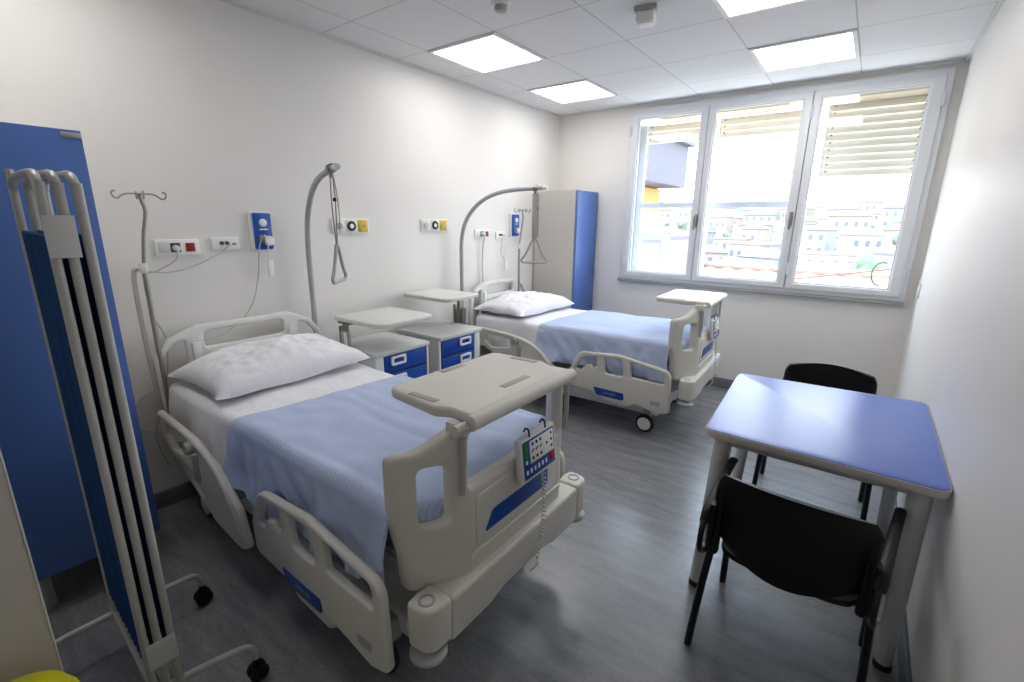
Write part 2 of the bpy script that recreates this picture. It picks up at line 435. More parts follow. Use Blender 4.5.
# outer window (second glazing) with its horizontal bar in the left two thirds
ow = MB(); oy = D+.17
ow.slab([[(WX0+.02, WZ0+.02), (2.45, WZ0+.02), (2.45, WZ1-.03), (WX0+.02, WZ1-.03)],
         [(WX0+.085, WZ0+.065), (1.62, WZ0+.065), (1.62, 1.745), (WX0+.085, 1.745)],
         [(1.66, WZ0+.065), (2.42, WZ0+.065), (2.42, 1.745), (1.66, 1.745)],
         [(WX0+.085, 1.80), (2.42, 1.80), (2.42, WZ1-.075), (WX0+.085, WZ1-.075)]], .035, .005, 'Y', oy)
wbuild(ow, 'outer_frame', M['alu2'])
wbuild(MB().box(((WX0+WX1)/2, D+.14, WZ1-.055), (WX1-WX0-.04, .22, .06), .004), 'shutter_housing', M['cream'])
# slatted shutters
def shutter(x0, x1, z0, z1, label):
    t = thing('slatted_shutter', label, 'shutter', ((x0+x1)/2, D+.235, z0), 0, 'cream slatted shutters outside the window')
    z = z0+.03; hw = (x1-x0)/2
    while z < z1:
        s = MB().box((0, 0, z-z0), (2*hw, .010, .064), .004, rot=Matrix.Rotation(math.radians(-18), 4, 'X'))
        so = s.build('slat', M['slat'], t)
        p = MB()
        for sx in (-1, 1): p.cyl((sx*(hw-.05), -.024, z-z0+.012), (sx*(hw-.05), -.008, z-z0+.012), .008, seg=8)
        split(p, 'pin', M['brushed'], so)
        z += .058
    r = MB()
    for sx in (-1, 1): r.box((sx*(hw-.012), .006, (z1-z0)/2), (.02, .03, z1-z0))
    split(r, 'guide', M['slat'], t)
    return t
shutter(WX0+.05, 1.63, 2.39, 2.57, 'cream slatted shutter almost fully raised above the left sash')
shutter(1.65, 2.43, 2.39, 2.57, 'cream slatted shutter almost fully raised above the middle sash')
shutter(2.52, WX1-.04, 2.0, 2.57, 'cream slatted shutter lowered furthest, covering the top of the right sash')

# portal for the daylight
pl = bpy.data.lights.new('daylight_portal', 'AREA'); pl.shape = 'RECTANGLE'; pl.size = WX1-WX0; pl.size_y = WZ1-WZ0
pl.cycles.is_portal = True
po = bpy.data.objects.new('daylight_portal', pl); COL.objects.link(po)
po.location = ((WX0+WX1)/2, D+.29, (WZ0+WZ1)/2); po.rotation_euler = (-PI/2, 0, 0)

# door leaf at the left edge of the view, standing open
dr = thing('door_1', 'beige door leaf standing open at the lower left', 'door', (1.60, .07, 0)); struct(dr)
MB().box((-.02, -.44, 1.05), (.04, .88, 2.08), .002).build('door_leaf', M['door'], dr)
MB().box((-.02, .0015, 1.05), (.042, .004, 2.08), .001).build('edge_strip', M['dooredge'], dr)
hd = MB(); hd.cyl((0, -.07, 1.0), (.05, -.07, 1.0), .009); hd.tube([(.05, -.07, 1.0), (.055, -.12, 1.0), (.055, -.19, 1.0)], .009, smooth=3)
hd.build('door_handle', M['steel'], dr)

# ------------------------------------------------------------------ ceiling fittings
LT = [(.62, 2.84, 'square lit ceiling panel over the near bed, beside the smoke detector'),
      (.62, 4.04, 'smallest looking lit ceiling panel, nearest the left corner by the window'),
      (2.42, 4.04, 'lit ceiling panel just in front of the middle of the window'),
      (2.42, 2.84, 'lit ceiling panel cut by the top edge of the picture'),
      (.62, .44, 'added lit ceiling panel, out of view above the folding screen')]  # last panel is added out of view to brighten the near end
lt0 = None
for i, (x, y, lb) in enumerate(LT):
    if i == 0:
        t = lt0 = thing('ceiling_light', lb, 'ceiling light', (x, y, H), 0, 'square ceiling light panels')
        f = MB().slab([[(-.297, -.297), (.297, -.297), (.297, .297), (-.297, .297)], [(-.272, -.272), (.272, -.272), (.272, .272), (-.272, .272)]], .012, .002, 'Z', -.006)
        f.build('light_frame', M['white'], t)
        MB().box((0, 0, -.004), (.544, .544, .006)).build('diffuser', M['panel'], t, smooth=False)
    else:
        t = copy_tree(lt0, label=lb); t.location = (x, y, H)
t = thing('smoke_detector', 'round white smoke detector on a ceiling tile', 'smoke detector', (1.20, 2.25, H))
MB().lathe([(0, 0), (.052, 0), (.054, -.012), (.046, -.02), (0, -.02)], (0, 0, 0)).build('detector_base', M['white'], t)
MB().lathe([(.034, -.02), (.036, -.034), (.028, -.046), (.012, -.052), (0, -.052)], (0, 0, 0)).build('detector_head', M['bedmetal'], t)
t = thing('emergency_lamp', 'small clear box lamp hanging from the ceiling near the top edge', 'emergency light', (1.81, 2.74, H), .25)
MB().box((0, 0, -.012), (.12, .05, .024), .006).build('lamp_base', M['bedmetal'], t)
MB().box((0, .03, -.05), (.10, .10, .055), .012).build('lamp_cover', M['plastic_light'], t)
MB().box((0, .03, -.0795), (.07, .07, .004), .001).build('lamp_lens', M['white'], t)

# ------------------------------------------------------------------ hospital bed (local: x 0 = head wall, y 0 = centre line)
XO = 1.07
def bshift(mb):
    mb.bm.transform(Matrix.Translation((-XO, 0, 0))); return mb
def bendf(co):
    a = abs(co.y)
    t = max(0., a-.27)/.18
    return Vector((co.x-.135*min(t, 1.2)**1.3, co.y, co.z))
def make_bed(label, loc, rotz):
    r = thing('hospital_bed', label, 'hospital bed', loc, rotz, 'adjustable hospital beds')
    def P(mb, name, m, parent=r, **k): return bshift(mb).build(name, m, parent, **k)
    def PS(mb, name, m, parent=r): return split(bshift(mb), name, m, parent)
    # --- footboard
    out = rpoly([(-.425, .47, .02), (-.432, .60, .08), (-.45, .72, .08), (-.45, .935, .045), (-.39, .94, .06), (-.29, 1.015, .03),
                 (.29, 1.015, .03), (.39, .94, .06), (.45, .935, .045), (.45, .72, .08), (.432, .60, .08), (.425, .47, .02)])
    h1 = rrect(-.395, .70, -.315, .895, .03); h2 = rrect(.315, .70, .395, .895, .03)
    hc = rpoly([(-.265, .80, .025), (.265, .80, .025), (.265, .985, .03), (-.265, .985, .03)])
    cuts = [((y/100, 0, 0), (1, 0, 0)) for y in list(range(-45, -24, 2))+list(range(25, 46, 2))]
    fb = MB().slab([out, h1, h2, hc], .055, .016, 'X', 2.09, bend=bendf, cuts=cuts, seg=3)
    fbo = P(fb, 'footboard', M['plastic'], ang=50)
    ridge = MB().tube([(2.119, -.27, .555), (2.122, -.22, .565), (2.122, 0, .565), (2.122, .22, .565), (2.119, .27, .56)], .006, 8, smooth=3)
    ridge.slab([rrect(-.24, .575, .24, .765, .03)], .008, .003, 'X', 2.118)
    PS(ridge, 'footboard_relief', M['plastic'], fbo)
    bl = MB().slab([rpoly([(-.20, .615, .004), (.17, .615, .012), (.17, .68, .004), (-.16, .68, .03)])], .004, .001, 'X', 2.124)
    blo = P(bl, 'blue_label', M['blue_label'], fbo)
    P(MB().slab([rrect(-.05, .640, .04, .652, .005)], .0015, .0004, 'X', 2.1265), 'label_mark', M['dimmark'], blo)
    st = MB()
    for sy in (-1, 1):
        st.tube([(2.118, sy*.30, .80), (2.122, sy*.30, .88), (2.12, sy*.30, .985)], .009, 8, flat=1.2)
    PS(st, 'hinge_strip', M['bedmetal'], fbo)
    # --- foot beam with corner rollers
    bm_ = MB().slab([rpoly([(-.385, .34, .01), (-.20, .34, .03), (-.13, .36, .02), (.13, .36, .02), (.20, .34, .03), (.385, .34, .01), (.385, .50, .02), (-.385, .50, .02)])], .096, .014, 'X', 2.10, seg=3)
    P(bm_, 'foot_beam', M['plastic'])
    for sy in (-1, 1):
        b = MB().slab([rpoly([(2.05, sy*.38, .01), (2.148, sy*.38, .02), (2.145, sy*.475, .05), (2.05, sy*.485, .05), (2.045, sy*.43, .03)])], .15, .012, 'Z', .43, seg=3)
        cb = P(b, 'corner_bumper', M['plastic'])
        c2 = MB().lathe([(0, .495), (.017, .498), (.018, .5075), (.025, .5075), (.026, .503)], (2.095, sy*.437, 0))
        P(c2, 'socket_ring', M['bedmetal'], cb)
        rl = MB().lathe([(0, .348), (.025, .348), (.028, .34), (.05, .336), (.058, .328), (.058, .318), (.05, .311), (0, .31)], (2.095, sy*.437, 0))
        P(rl, 'bumper_roller', M['bedmetal'])
    # --- headboard
    out = rpoly([(-.46, .50, .02), (-.47, .88, .06), (-.40, .97, .05), (-.26, 1.03, .05), (.26, 1.03, .05), (.40, .97, .05), (.47, .88, .06), (.46, .50, .02)])
    holes = []
    for s_ in (-1, 1):
        q = [(s_*.425, .62, .02), (s_*.435, .87, .04), (s_*.38, .94, .03), (s_*.315, .965, .02), (s_*.315, .62, .02)]
        holes.append(rpoly(q))
    holes.append(rpoly([(-.225, .90, .02), (.225, .90, .02), (.225, .99, .03), (-.225, .99, .03)]))
    hb = MB().slab([out]+holes, .04, .013, 'X', .10, seg=3)
    hbo = P(hb, 'headboard', M['plastic_light'], ang=50)
    hr = MB().slab([rrect(-.225, .60, .225, .88, .03), rrect(-.205, .62, .205, .86, .025)], .012, .004, 'X', .122)
    for s_ in (-1, 1): hr.box((.124, s_*.27, .86), (.02, .045, .16), .008)
    PS(hr, 'headboard_relief', M['plastic_light'], hbo)
    # --- side rails
    for sy in (-1, 1):
        yy = sy*.515
        o1 = rpoly([(1.20, .30, .05), (1.19, .44, .05), (1.27, .60, .09), (1.60, .625, .05), (2.00, .565, .07), (2.015, .25, .03), (1.93, .225, .02), (1.75, .265, .03), (1.70, .225, .02), (1.50, .24, .02), (1.46, .285, .03)])
        ha = rpoly([(1.245, .455, .02), (1.31, .565, .05), (1.425, .58, .015), (1.43, .50, .02), (1.40, .485, .01), (1.37, .51, .02), (1.33, .50, .02), (1.30, .455, .03)])
        hb_ = rpoly([(1.48, .585, .015), (1.63, .59, .015), (1.65, .46, .03), (1.50, .46, .03)])
        hc_ = rpoly([(1.70, .585, .015), (1.955, .545, .03), (1.96, .46, .015), (1.71, .47, .02)])
        rail = MB().slab([o1, ha, hb_, hc_], .034, .012, 'Y', yy, seg=3)
        ro = P(rail, 'foot_side_rail', M['plastic'], ang=50)
        yl = yy+sy*.0185
        lb = MB().slab([rpoly([(1.41, .335, .003), (1.66, .33, .003), (1.67, .27, .02), (1.44, .275, .02)])], .004, .001, 'Y', yl)
        lbo = P(lb, 'blue_label', M['blue_label'], ro)
        P(MB().slab([rrect(1.50, .295, 1.60, .309, .004)], .0014, .0003, 'Y', yl+sy*.0025), 'label_mark', M['mattress'], lbo)
        P(MB().slab([rrect(1.87, .29, 1.94, .325, .003)], .003, .0006, 'Y', yl), 'info_plate', M['bedmetal'], ro)
        # head side rail: a bar that sweeps down towards the middle
        o2 = rpoly([(.26, .59, .03), (.30, .65, .03), (.68, .625, .08), (.88, .56, .10), (1.06, .42, .08), (1.115, .26, .03), (1.05, .23, .04), (.80, .26, .05), (.55, .38, .05), (.36, .46, .05), (.27, .52, .03)])
        g1 = rpoly([(.32, .55, .02), (.34, .61, .02), (.60, .595, .02), (.60, .52, .02), (.40, .49, .03)])
        g2 = rpoly([(.66, .50, .02), (.67, .56, .03), (.74, .54, .03), (.80, .44, .03), (.72, .42, .02)])
        g3 = rpoly([(.60, .40, .02), (.64, .455, .02), (.70, .40, .02), (.72, .335, .02)])
        rail = MB().slab([o2, g1, g3], .034, .012, 'Y', yy, seg=3)
        ro2 = P(rail, 'head_side_rail', M['plastic'], ang=50)
        bar = MB().tube([(.27, yy+sy*.004, .645), (.45, yy+sy*.006, .638), (.68, yy+sy*.006, .615), (.86, yy+sy*.006, .555), (1.01, yy+sy*.006, .42), (1.09, yy+sy*.004, .27)], .017, 10, smooth=5)
        P(bar, 'rail_bar', M['plastic'], ro2)
        kn = MB().cyl((.66, yy+sy*.012, .585), (.66, yy+sy*.045, .585), .032, .028).box((.70, yy+sy*.024, .50), (.035, .02, .14), .009)
        P(kn, 'release_knob', M['bedmetal'], ro2)
        br = MB()
        for x in (1.32, 1.86): br.box((x, sy*.47, .36), (.05, .07, .10), .008)
        for x in (.50, .92): br.box((x, sy*.47, .44), (.05, .07, .09), .008)
        PS(br, 'rail_bracket', M['bedmetal'])
    # --- undercarriage
    fr = MB()
    for sy in (-1, 1): fr.box((1.05, sy*.40, .535), (1.86, .05, .07), .01)
    for x in (.16, .75, 1.35, 1.95): fr.box((x, 0, .535), (.05, .78, .05), .01)
    P(fr, 'bed_frame', M['bedmetal'])
    P(MB().box((1.04, 0, .578), (1.84, .84, .02), .008), 'mattress_platform', M['bedmetal'])
    P(MB().slab([rpoly([(-.33, .12, .03), (.33, .12, .03), (.35, .24, .06), (-.35, .24, .06)])], 1.70, .015, 'X', 1.03), 'base_cover', M['plastic_light'])
    lf = MB()
    for x, x2 in ((.45, .70), (1.45, 1.70)):
        for sy in (-.2, .2): lf.cyl((x, sy, .22), (x2, sy, .54), .024)
    PS(lf, 'lifting_arm', M['bedmetal'])
    P(MB().slab([rpoly([(1.86, .25, .01), (2.04, .38, .01), (2.06, .46, .01), (1.84, .40, .01)])], .5, .01, 'Y', 0), 'foot_bracket', M['plastic_light'])
    for x in (.30, 1.80):
        for sy in (-1, 1):
            co = P(MB().box((x, sy*.345, .16), (.06, .05, .10), .012), 'caster', M['bedmetal'])
            w = MB().lathe([(0, -.02), (.045, -.02), (.066, -.018), (.072, -.01), (.072, .01), (.066, .018), (.045, .02), (0, .02)], (x, sy*.39, .072), 'Y')
            wo = P(w, 'wheel', M['rubber'], co)
            P(MB().lathe([(0, -.026), (.03, -.026), (.052, -.021), (.052, .021), (.03, .026), (0, .026)], (x, sy*.39, .072), 'Y'), 'hubcap', M['white'], wo)
    # --- flat shelf hinged over the footboard
    o3 = rpoly([(1.755, -.275, .05), (2.0, -.30, .03), (2.05, -.275, .03), (2.135, -.28, .015), (2.135, .29, .015), (2.05, .285, .03), (2.0, .31, .03), (1.755, .295, .05)])
    tr = MB().slab([o3], .036, .012, 'Z', 1.036, seg=3)
    tro = P(tr, 'foot_shelf', M['plastic'])
    sl = MB()
    P(MB().tube([(2.14, -.285, 1.03), (2.14, 0, 1.03), (2.14, .295, 1.03)], .024, 14), 'shelf_edge', M['plastic'], tro)
    dp = MB()
    for (x, y, a, L) in [(1.92, -.262, 0, .12), (1.785, .01, 90, .12), (1.93, .275, 4, .12), (2.06, .04, 90, .15)]:
        if L: dp.box((x, y, 1.0545), (L, .028, .003), .0014, rot=Matrix.Rotation(math.radians(a), 4, 'Z'))
    PS(dp, 'recess', M['recess'], tro)
    pin = MB()
    for sy in (-1, 1): pin.cyl((2.125, sy*.29, 1.02), (2.125, sy*.335, 1.02), .016); pin.box((2.09, sy*.30, 1.005), (.05, .03, .05), .008)
    PS(pin, 'hinge_pin', M['plastic'], tro)
    return r

BED1 = ((XO, 1.215, 0), 0.)
a2 = math.radians(2.3)
BED2 = ((XO*math.cos(a2)-.03, 3.675+XO*math.sin(a2), 0), a2)
bed1 = make_bed('nearer hospital bed with cream rails and shelf over its foot end', *BED1)
bed2 = copy_tree(bed1, label='farther hospital bed with cream rails, standing before the window')
bed2.location, bed2.rotation_euler = BED2[0], (0, 0, BED2[1])

# --- handset hooked on the footboard
def make_handset(label, bed):
    (lx, ly, _), rz = bed
    m = Matrix.Translation((lx, ly, 0)) @ Matrix.Rotation(rz, 4, 'Z') @ Matrix.Translation((2.15-XO, .062, .722))
    r = thing('control_handset', label, 'bed control', tuple(m.translation), rz, 'bed control handsets')
    tilt = Matrix.Rotation(math.radians(-7), 4, 'Y') @ Matrix.Diagonal((1, .9, .92, 1))
    def T(mb): mb.bm.transform(tilt); return mb
    T(MB().box((.0, 0, .085), (.028, .245, .175), .01)).build('housing', M['plastic_light'], r)
    kp = T(MB().box((.0145, 0, .085), (.003, .215, .148), .001)).build('keypad', M['blue_label'], r)
    T(MB().box((.0163, .018, .108), (.001, .165, .088), .0003)).build('white_field', M['white'], kp)
    T(MB().box((.0165, -.09, .12), (.001, .028, .062), .0003)).build('green_field', M['green'], kp)
    ic = MB()
    for row, zz in enumerate((.138, .112, .082)):
        for k in range(3):
            yq = -.045+k*.027
            if row == 1: ic.box((.0172, yq, zz), (.0008, .02, .006), .0002, rot=Matrix.Rotation(.5, 4, 'X'))
            else: ic.lathe([(0, 0), (.007, 0), (.007, .001), (0, .001)], (.0168, yq, zz), 'X', 10)
    for zz in (.138, .112, .085): ic.lathe([(0, 0), (.006, 0), (.006, .001), (0, .001)], (.0168, .085, zz), 'X', 10)
    ic.lathe([(0, 0), (.006, 0), (.006, .001), (0, .001)], (.0168, .052, .108), 'X', 10)
    T(ic).build('icons', M['ink'], kp)
    wi = MB()
    for k in range(6): wi.box((.0168, -.09+k*.026, .038), (.001, .012, .018), .0003)
    wi.box((.0172, -.09, .078), (.001, .014, .014), .0003)
    T(wi).build('white_symbols', M['white'], kp)
    T(MB().box((.0163, .085, .045), (.001, .036, .034), .0003)).build('red_field', M['redprint'], kp)
    hk = MB()
    for y in (-.05, .05): hk.tube([(-.006, y, .155), (-.010, y, .178), (-.022, y, .182), (-.030, y, .168)], .0035, 8, smooth=3)
    split(hk, 'hook', M['rubber'], r)
    # coiled cable down to the beam
    pts = []
    n = 150
    for i in range(n+1):
        t = i/n; base = Vector((.004+.012*math.sin(t*PI)+.02*t, .03-.02*t-.05*t*t, .0-.375*t))
        if t > .9: base = Vector((.036-.05*(t-.9)*10*.5, -.03-.1*(t-.9)*3, -.345-.03*math.sin((t-.9)*10*PI/2)))
        a = t*2*PI*24
        rr = .007 if .04 < t < .88 else .001
        pts.append(base+Vector((rr*math.cos(a), rr*math.sin(a), 0)))
    MB().tube(pts, .0028, 6).build('coiled_cable', M['cable'], r)
    return r
hs1 = make_handset('control handset with keypad hanging on the near bed footboard', BED1)
hs2 = copy_tree(hs1, label='control handset hanging on the far bed footboard, seen side on')
m2 = Matrix.Translation((BED2[0][0], BED2[0][1], 0)) @ Matrix.Rotation(BED2[1], 4, 'Z') @ Matrix.Translation((2.15-XO, .062, .722))
hs2.location = m2.translation; hs2.rotation_euler = (0, 0, BED2[1])

# ------------------------------------------------------------------ bedding
MT = .745
def wr(x, y, s, seed=0.): return noise.noise(Vector((x*s+seed, y*s-seed, seed*1.7)))
def bed_xf(bed, lx=0, ly=0, z=0):
    (bx, by, _), rz = bed
    return (Matrix.Translation((bx, by, 0)) @ Matrix.Rotation(rz, 4, 'Z') @ Matrix.Translation((lx-XO, ly, z))).translation
def mattress(bed, label):
    mb = MB().box((0, 0, .075), (1.83, .85, .14), .04, 4)
    o = mb.build('mattress', M['mattress'], loc=bed_xf(bed, 1.05, 0, .588), rotz=bed[1])
    tag(o, label, 'mattress', 'bed mattresses')
mattress(BED1, 'blue grey mattress under the bedding of the nearer bed')
mattress(BED2, 'blue grey mattress under the bedding of the farther bed')
def drape(bed, x0, x1, hw, zt, dl, dr_, amp, seed, name, m, label, cat, group, lift=0., edge=None, foot=0., fd=0., fs=0.):
    """cloth laid over the mattress and hanging down both sides"""
    rc = .045; flat = hw-rc
    L1 = flat*2+PI*rc
    def fn(u, v):
        x = x0+(x1-x0+fd)*u; fz = 0.
        if x > x1-.03 and fd:
            e_ = x-x1+.03; a_ = min(e_/.04, PI/2); x = x1-.03+.04*math.sin(a_); fz = .04*(1-math.cos(a_))+max(0, e_-.04*PI/2)
        dl_ = dl*(1+.14*wr(x, 0, 4, seed)+.05*wr(x, 1, 13, seed)); d2 = dr_*(1+.12*wr(x, 3, 4, seed))
        if foot:
            dl_ += foot*max(0, (u-.85)/.15)**2
        tot = dl_+L1+d2; s = v*tot
        if s < dl_:
            h = dl_-s; f = h/max(dl_, .01)
            fold = max(0, .35+wr(x+h*.3, h*.35, 6, fs)*.9+wr(x-h*.4, h*.6, 13, fs+3)*.5)*amp*(f**.6)
            y = -hw-.006*f-fold; z = zt-rc-h
            x += amp*.5*wr(x, h, 6, seed+9)*f
        elif s < dl_+PI/2*rc:
            a = (s-dl_)/rc; y = -flat-rc*math.cos(a); z = zt-rc+rc*math.sin(a)
        elif s < dl_+PI/2*rc+2*flat:
            y = -flat+(s-dl_-PI/2*rc); z = zt
        elif s < dl_+L1:
            a = (s-dl_-PI/2*rc-2*flat)/rc; y = flat+rc*math.sin(a); z = zt-rc+rc*math.cos(a)
        else:
            h = s-dl_-L1; f = h/d2
            fold = wr(x, h*.4, 7, seed+5)*amp*f
            y = hw+.012*f+abs(fold); z = zt-rc-h
        if z > zt-rc-.001:
            z += .008*wr(x, y, 3, fs)+.004*wr(x, y, 9, fs+2)+.006*abs(wr(x*.5, y*2.2, 4, seed+4))*amp*20
            if edge: x += edge*(y+hw)*(1-u)
        z -= fz*(1 if abs(y) < flat+.01 else .25)
        if fd: x -= .10*min(1, abs(y)/.44)**6*max(0, (x-x1+.3)/.3)
        z += lift
        if u < .001 or u > .999: z -= .001
        return (x-XO, y, z)
    nu = int((x1-x0+fd)/.0125); nv = 128
    mb = MB().grid(fn, nu, nv, -.004)
    o = mb.build(name, m, loc=(bed[0][0], bed[0][1], 0), rotz=bed[1], ang=70)
    tag(o, label, cat, group)
    return o
for i, (bed, w) in enumerate(((BED1, 'nearer'), (BED2, 'farther'))):
    drape(bed, .15, 1.18, .44, MT, .235, .22, .030, 2.3+i*7, 'bed_sheet', M['sheet'], 'white cotton sheet turned out below the pillow of the %s bed' % w, 'sheet', 'white bed sheets', fs=4+i*5)
    drape(bed, .895 if i == 0 else .84, 2.045, .455, MT+.010, .24, .2, .062, 5.1+i*9, 'blanket', M['blanket'], 'light blue ribbed bedspread covering the %s bed' % w, 'bedspread', 'light blue bedspreads', edge=.10, foot=.0, fd=.14, fs=4+i*5)

def pillow(bed, cx, cy, L, Wd, Ht, seed, label, rz=0., z0=.76, tiltx=0.):
    def surf(sgn):
        def fn(u, v):
            a, b = u*2-1, v*2-1
            e = (1-abs(a)**2.6)*(1-abs(b)**2.6); e = max(e, 0)**.42
            px = a*Wd*(1-.07*(1-abs(b)**2)*0-.08*(b*b)*0)*(1+.05*abs(a*b)); py = b*L*(1-.05*(1-a*a)+.03*abs(a*b)**2)
            z = sgn*Ht*e
            if sgn < 0: z *= .18
            else:
                z *= 1+.18*wr(a, b, 1.6, seed)
                z += (.014*wr(px, py, 11, seed)+.008*wr(px, py, 24, seed+2))*e+.022*abs(wr(a*2.5, b*1.2, 2.2, seed+8))*e
            z += .016*wr(a*1.5, b*1.5, 1.3, seed+4)*(1-e)+.02*max(0, abs(b)-.8)*5*(1-e)*.5
            return (px, py, z)
        return fn
    mb = MB().grid(surf(1), 44, 60)
    b2 = bmesh.new()
    mb2 = MB().grid(surf(-1), 44, 60); bmesh.ops.reverse_faces(mb2.bm, faces=mb2.bm.faces)
    mb.merge(mb2.bm); b2.free()
    bmesh.ops.remove_doubles(mb.bm, verts=mb.bm.verts, dist=1e-4)
    mb.bm.transform(Matrix.Rotation(tiltx, 4, 'Y'))
    o = mb.build('pillow', M['sheet'], loc=bed_xf(bed, cx, cy, z0), rotz=bed[1]+rz, ang=80)
    tag(o, label, 'pillow', 'white pillows')
pillow(BED1, .425, -.002, .415, .265, .15, 3.3, 'creased white pillow at the head of the nearer bed', rz=.03, z0=.785)
pillow(BED2, .42, -.0, .44, .265, .13, 8.1, 'creased white pillow at the head of the farther bed', rz=-.06, z0=.785)

# ------------------------------------------------------------------ lifting poles
def make_lift(label, base, tip, tri_ang, straps):
    base = Vector(base); tip = Vector(tip); r = thing('lifting_pole', label, 'lifting pole', (base.x, base.y, .50), 0, 'lifting poles at the bed heads')
    d = tip-Vector((base.x, base.y, tip.z)); hx = d.length; d.normalize()
    def q(h, z): return (d.x*h, d.y*h, z-.50)
    prof = [(0, .50), (0, .9), (0, 1.25), (.005, 1.42), (.035, 1.56), (.10, 1.67), (.21, 1.765), (.34, 1.82), (.48, 1.845), (hx-.06, 1.855), (hx+.03, 1.86)]
    MB().tube([q(*p) for p in prof], .017, 14, smooth=5).build('pole', M['polegrey'], r)
    e = Vector(q(hx+.03, 1.86))
    MB().cyl(e-d*.005, e+d*.03, .018).build('end_cap', M['plastic_light'], r)
    cl = MB().cyl(Vector(q(hx-.055, 1.857)), Vector(q(hx-.02, 1.858)), .025)
    cl.box(Vector(q(hx-.038, 1.83)), (.02, .02, .04), .004); cl.build('strap_clamp', M['steel'], r)
    c = Vector(q(hx-.038, 1.82)); s = Vector((math.cos(tri_ang), math.sin(tri_ang), 0))
    sm = MB()
    apex = c+Vector((0, 0, -.36))
    if straps == 'loop':
        for k in (-.028, .03): sm.tube([c+s*k*.7, c+s*k+Vector((0, 0, -.15)), apex+s*k*.25], .005, 8, flat=.6, smooth=4)
        sm.tube([c+s*.03, c+s*.065+Vector((0, 0, -.10)), c+s*.075+Vector((0, 0, -.20)), c+s*.07+Vector((0, 0, -.30))], .0035, 6, smooth=4)
    else:
        sm.box(c+Vector((0, 0, -.18)), (.05, .014, .36), .006, rot=Matrix.Rotation(tri_ang, 4, 'Z'))
        sm.box(c+Vector((0, 0, -.18))+s*.027, (.012, .018, .33), .005, rot=Matrix.Rotation(tri_ang, 4, 'Z'))
    so = sm.build('strap', M['brushed'] if straps == 'loop' else M['bedmetal'], r)
    MB().box(c+s*.02+Vector((0, 0, -.12)), (.016, .016, .02), .004).build('strap_slider', M['rubber'], so)
    w = .095
    tri = [apex+Vector((0, 0, .005))]; loop = [(0, .0), (.02, -.02), (w*.75, -.13), (w+.012, -.175), (w, -.197), (w*.8, -.2), (-w*.8, -.2), (-w, -.197), (-w-.012, -.175), (-w*.75, -.13), (-.02, -.02)]
    MB().tube([apex+s*a+Vector((0, 0, b)) for a, b in loop], .0095, 10, closed=True, smooth=3).build('triangle_handle', M['bedmetal'], r)
    return r
make_lift('grey curved lifting pole with triangle grip over the nearer bed', (.09, 1.665, 0), (.66, 1.52, 0)[:2]+(1.87,), math.radians(128), 'loop')
make_lift('grey curved lifting pole with triangle grip over the farther bed', (.09, 3.105, 0), (.775, 3.31, 0)[:2]+(1.87,), math.radians(40), 'flat')

# ------------------------------------------------------------------ drip stands fixed at the bed heads
def make_iv(label, x, y, z0, rot, bend):
    r = thing('drip_stand', label, 'drip stand', (x, y, z0), rot, 'drip poles at the bed heads')
    zt = 1.705-z0
    MB().tube([(0, 0, 0), (0, 0, 1.36-z0)], .0115, 12).build('lower_tube', M['brushed'], r)
    MB().tube([(0, 0, 1.34-z0), (bend*.45, 0, 1.50-z0), (bend*.95, 0, 1.62-z0), (bend*.8, 0, zt-.03), (bend*.75, 0, zt)], .0085, 10, smooth=4).build('upper_tube', M['brushed'], r)
    MB().box((0, 0, 1.35-z0), (.032, .03, .05), .008).build('clamp', M['plastic_light'], r)
    hk = MB()
    for a in (0, PI/2):
        ca, sa_ = math.cos(a), math.sin(a)
        for s in (-1, 1):
            L = .078 if a == 0 else .04
            pp = [(0, 0), (.6*L, 0), (.9*L, -.008), (1.15*L, -.022), (1.35*L, -.014), (1.38*L, .006), (1.2*L, .01)]
            hk.tube([(bend*.75+s*ca*p, s*sa_*p, zt+h) for p, h in pp], .0042, 8, smooth=3)
    hk.build('hook', M['brushed'], r)
    return r
make_iv('chrome drip stand with hooks beside the tall blue locker', .115, .775, .50, PI/2, .05)
make_iv('chrome drip stand behind the farther bed, before the far locker', .125, 3.93, .50, PI/2-.2, .05)
t = thing('cable_sleeve', 'grey plastic sleeve tube hanging beside the drip stand', 'cable sleeve', (.095, .735, .62))
MB().tube([(.01, .02, .73), (.0, .0, .70), (0, -.005, .5), (0, .0, .25), (0, .01, 0)], .011, 10, smooth=4).build('sleeve', M['sleeve'], t)
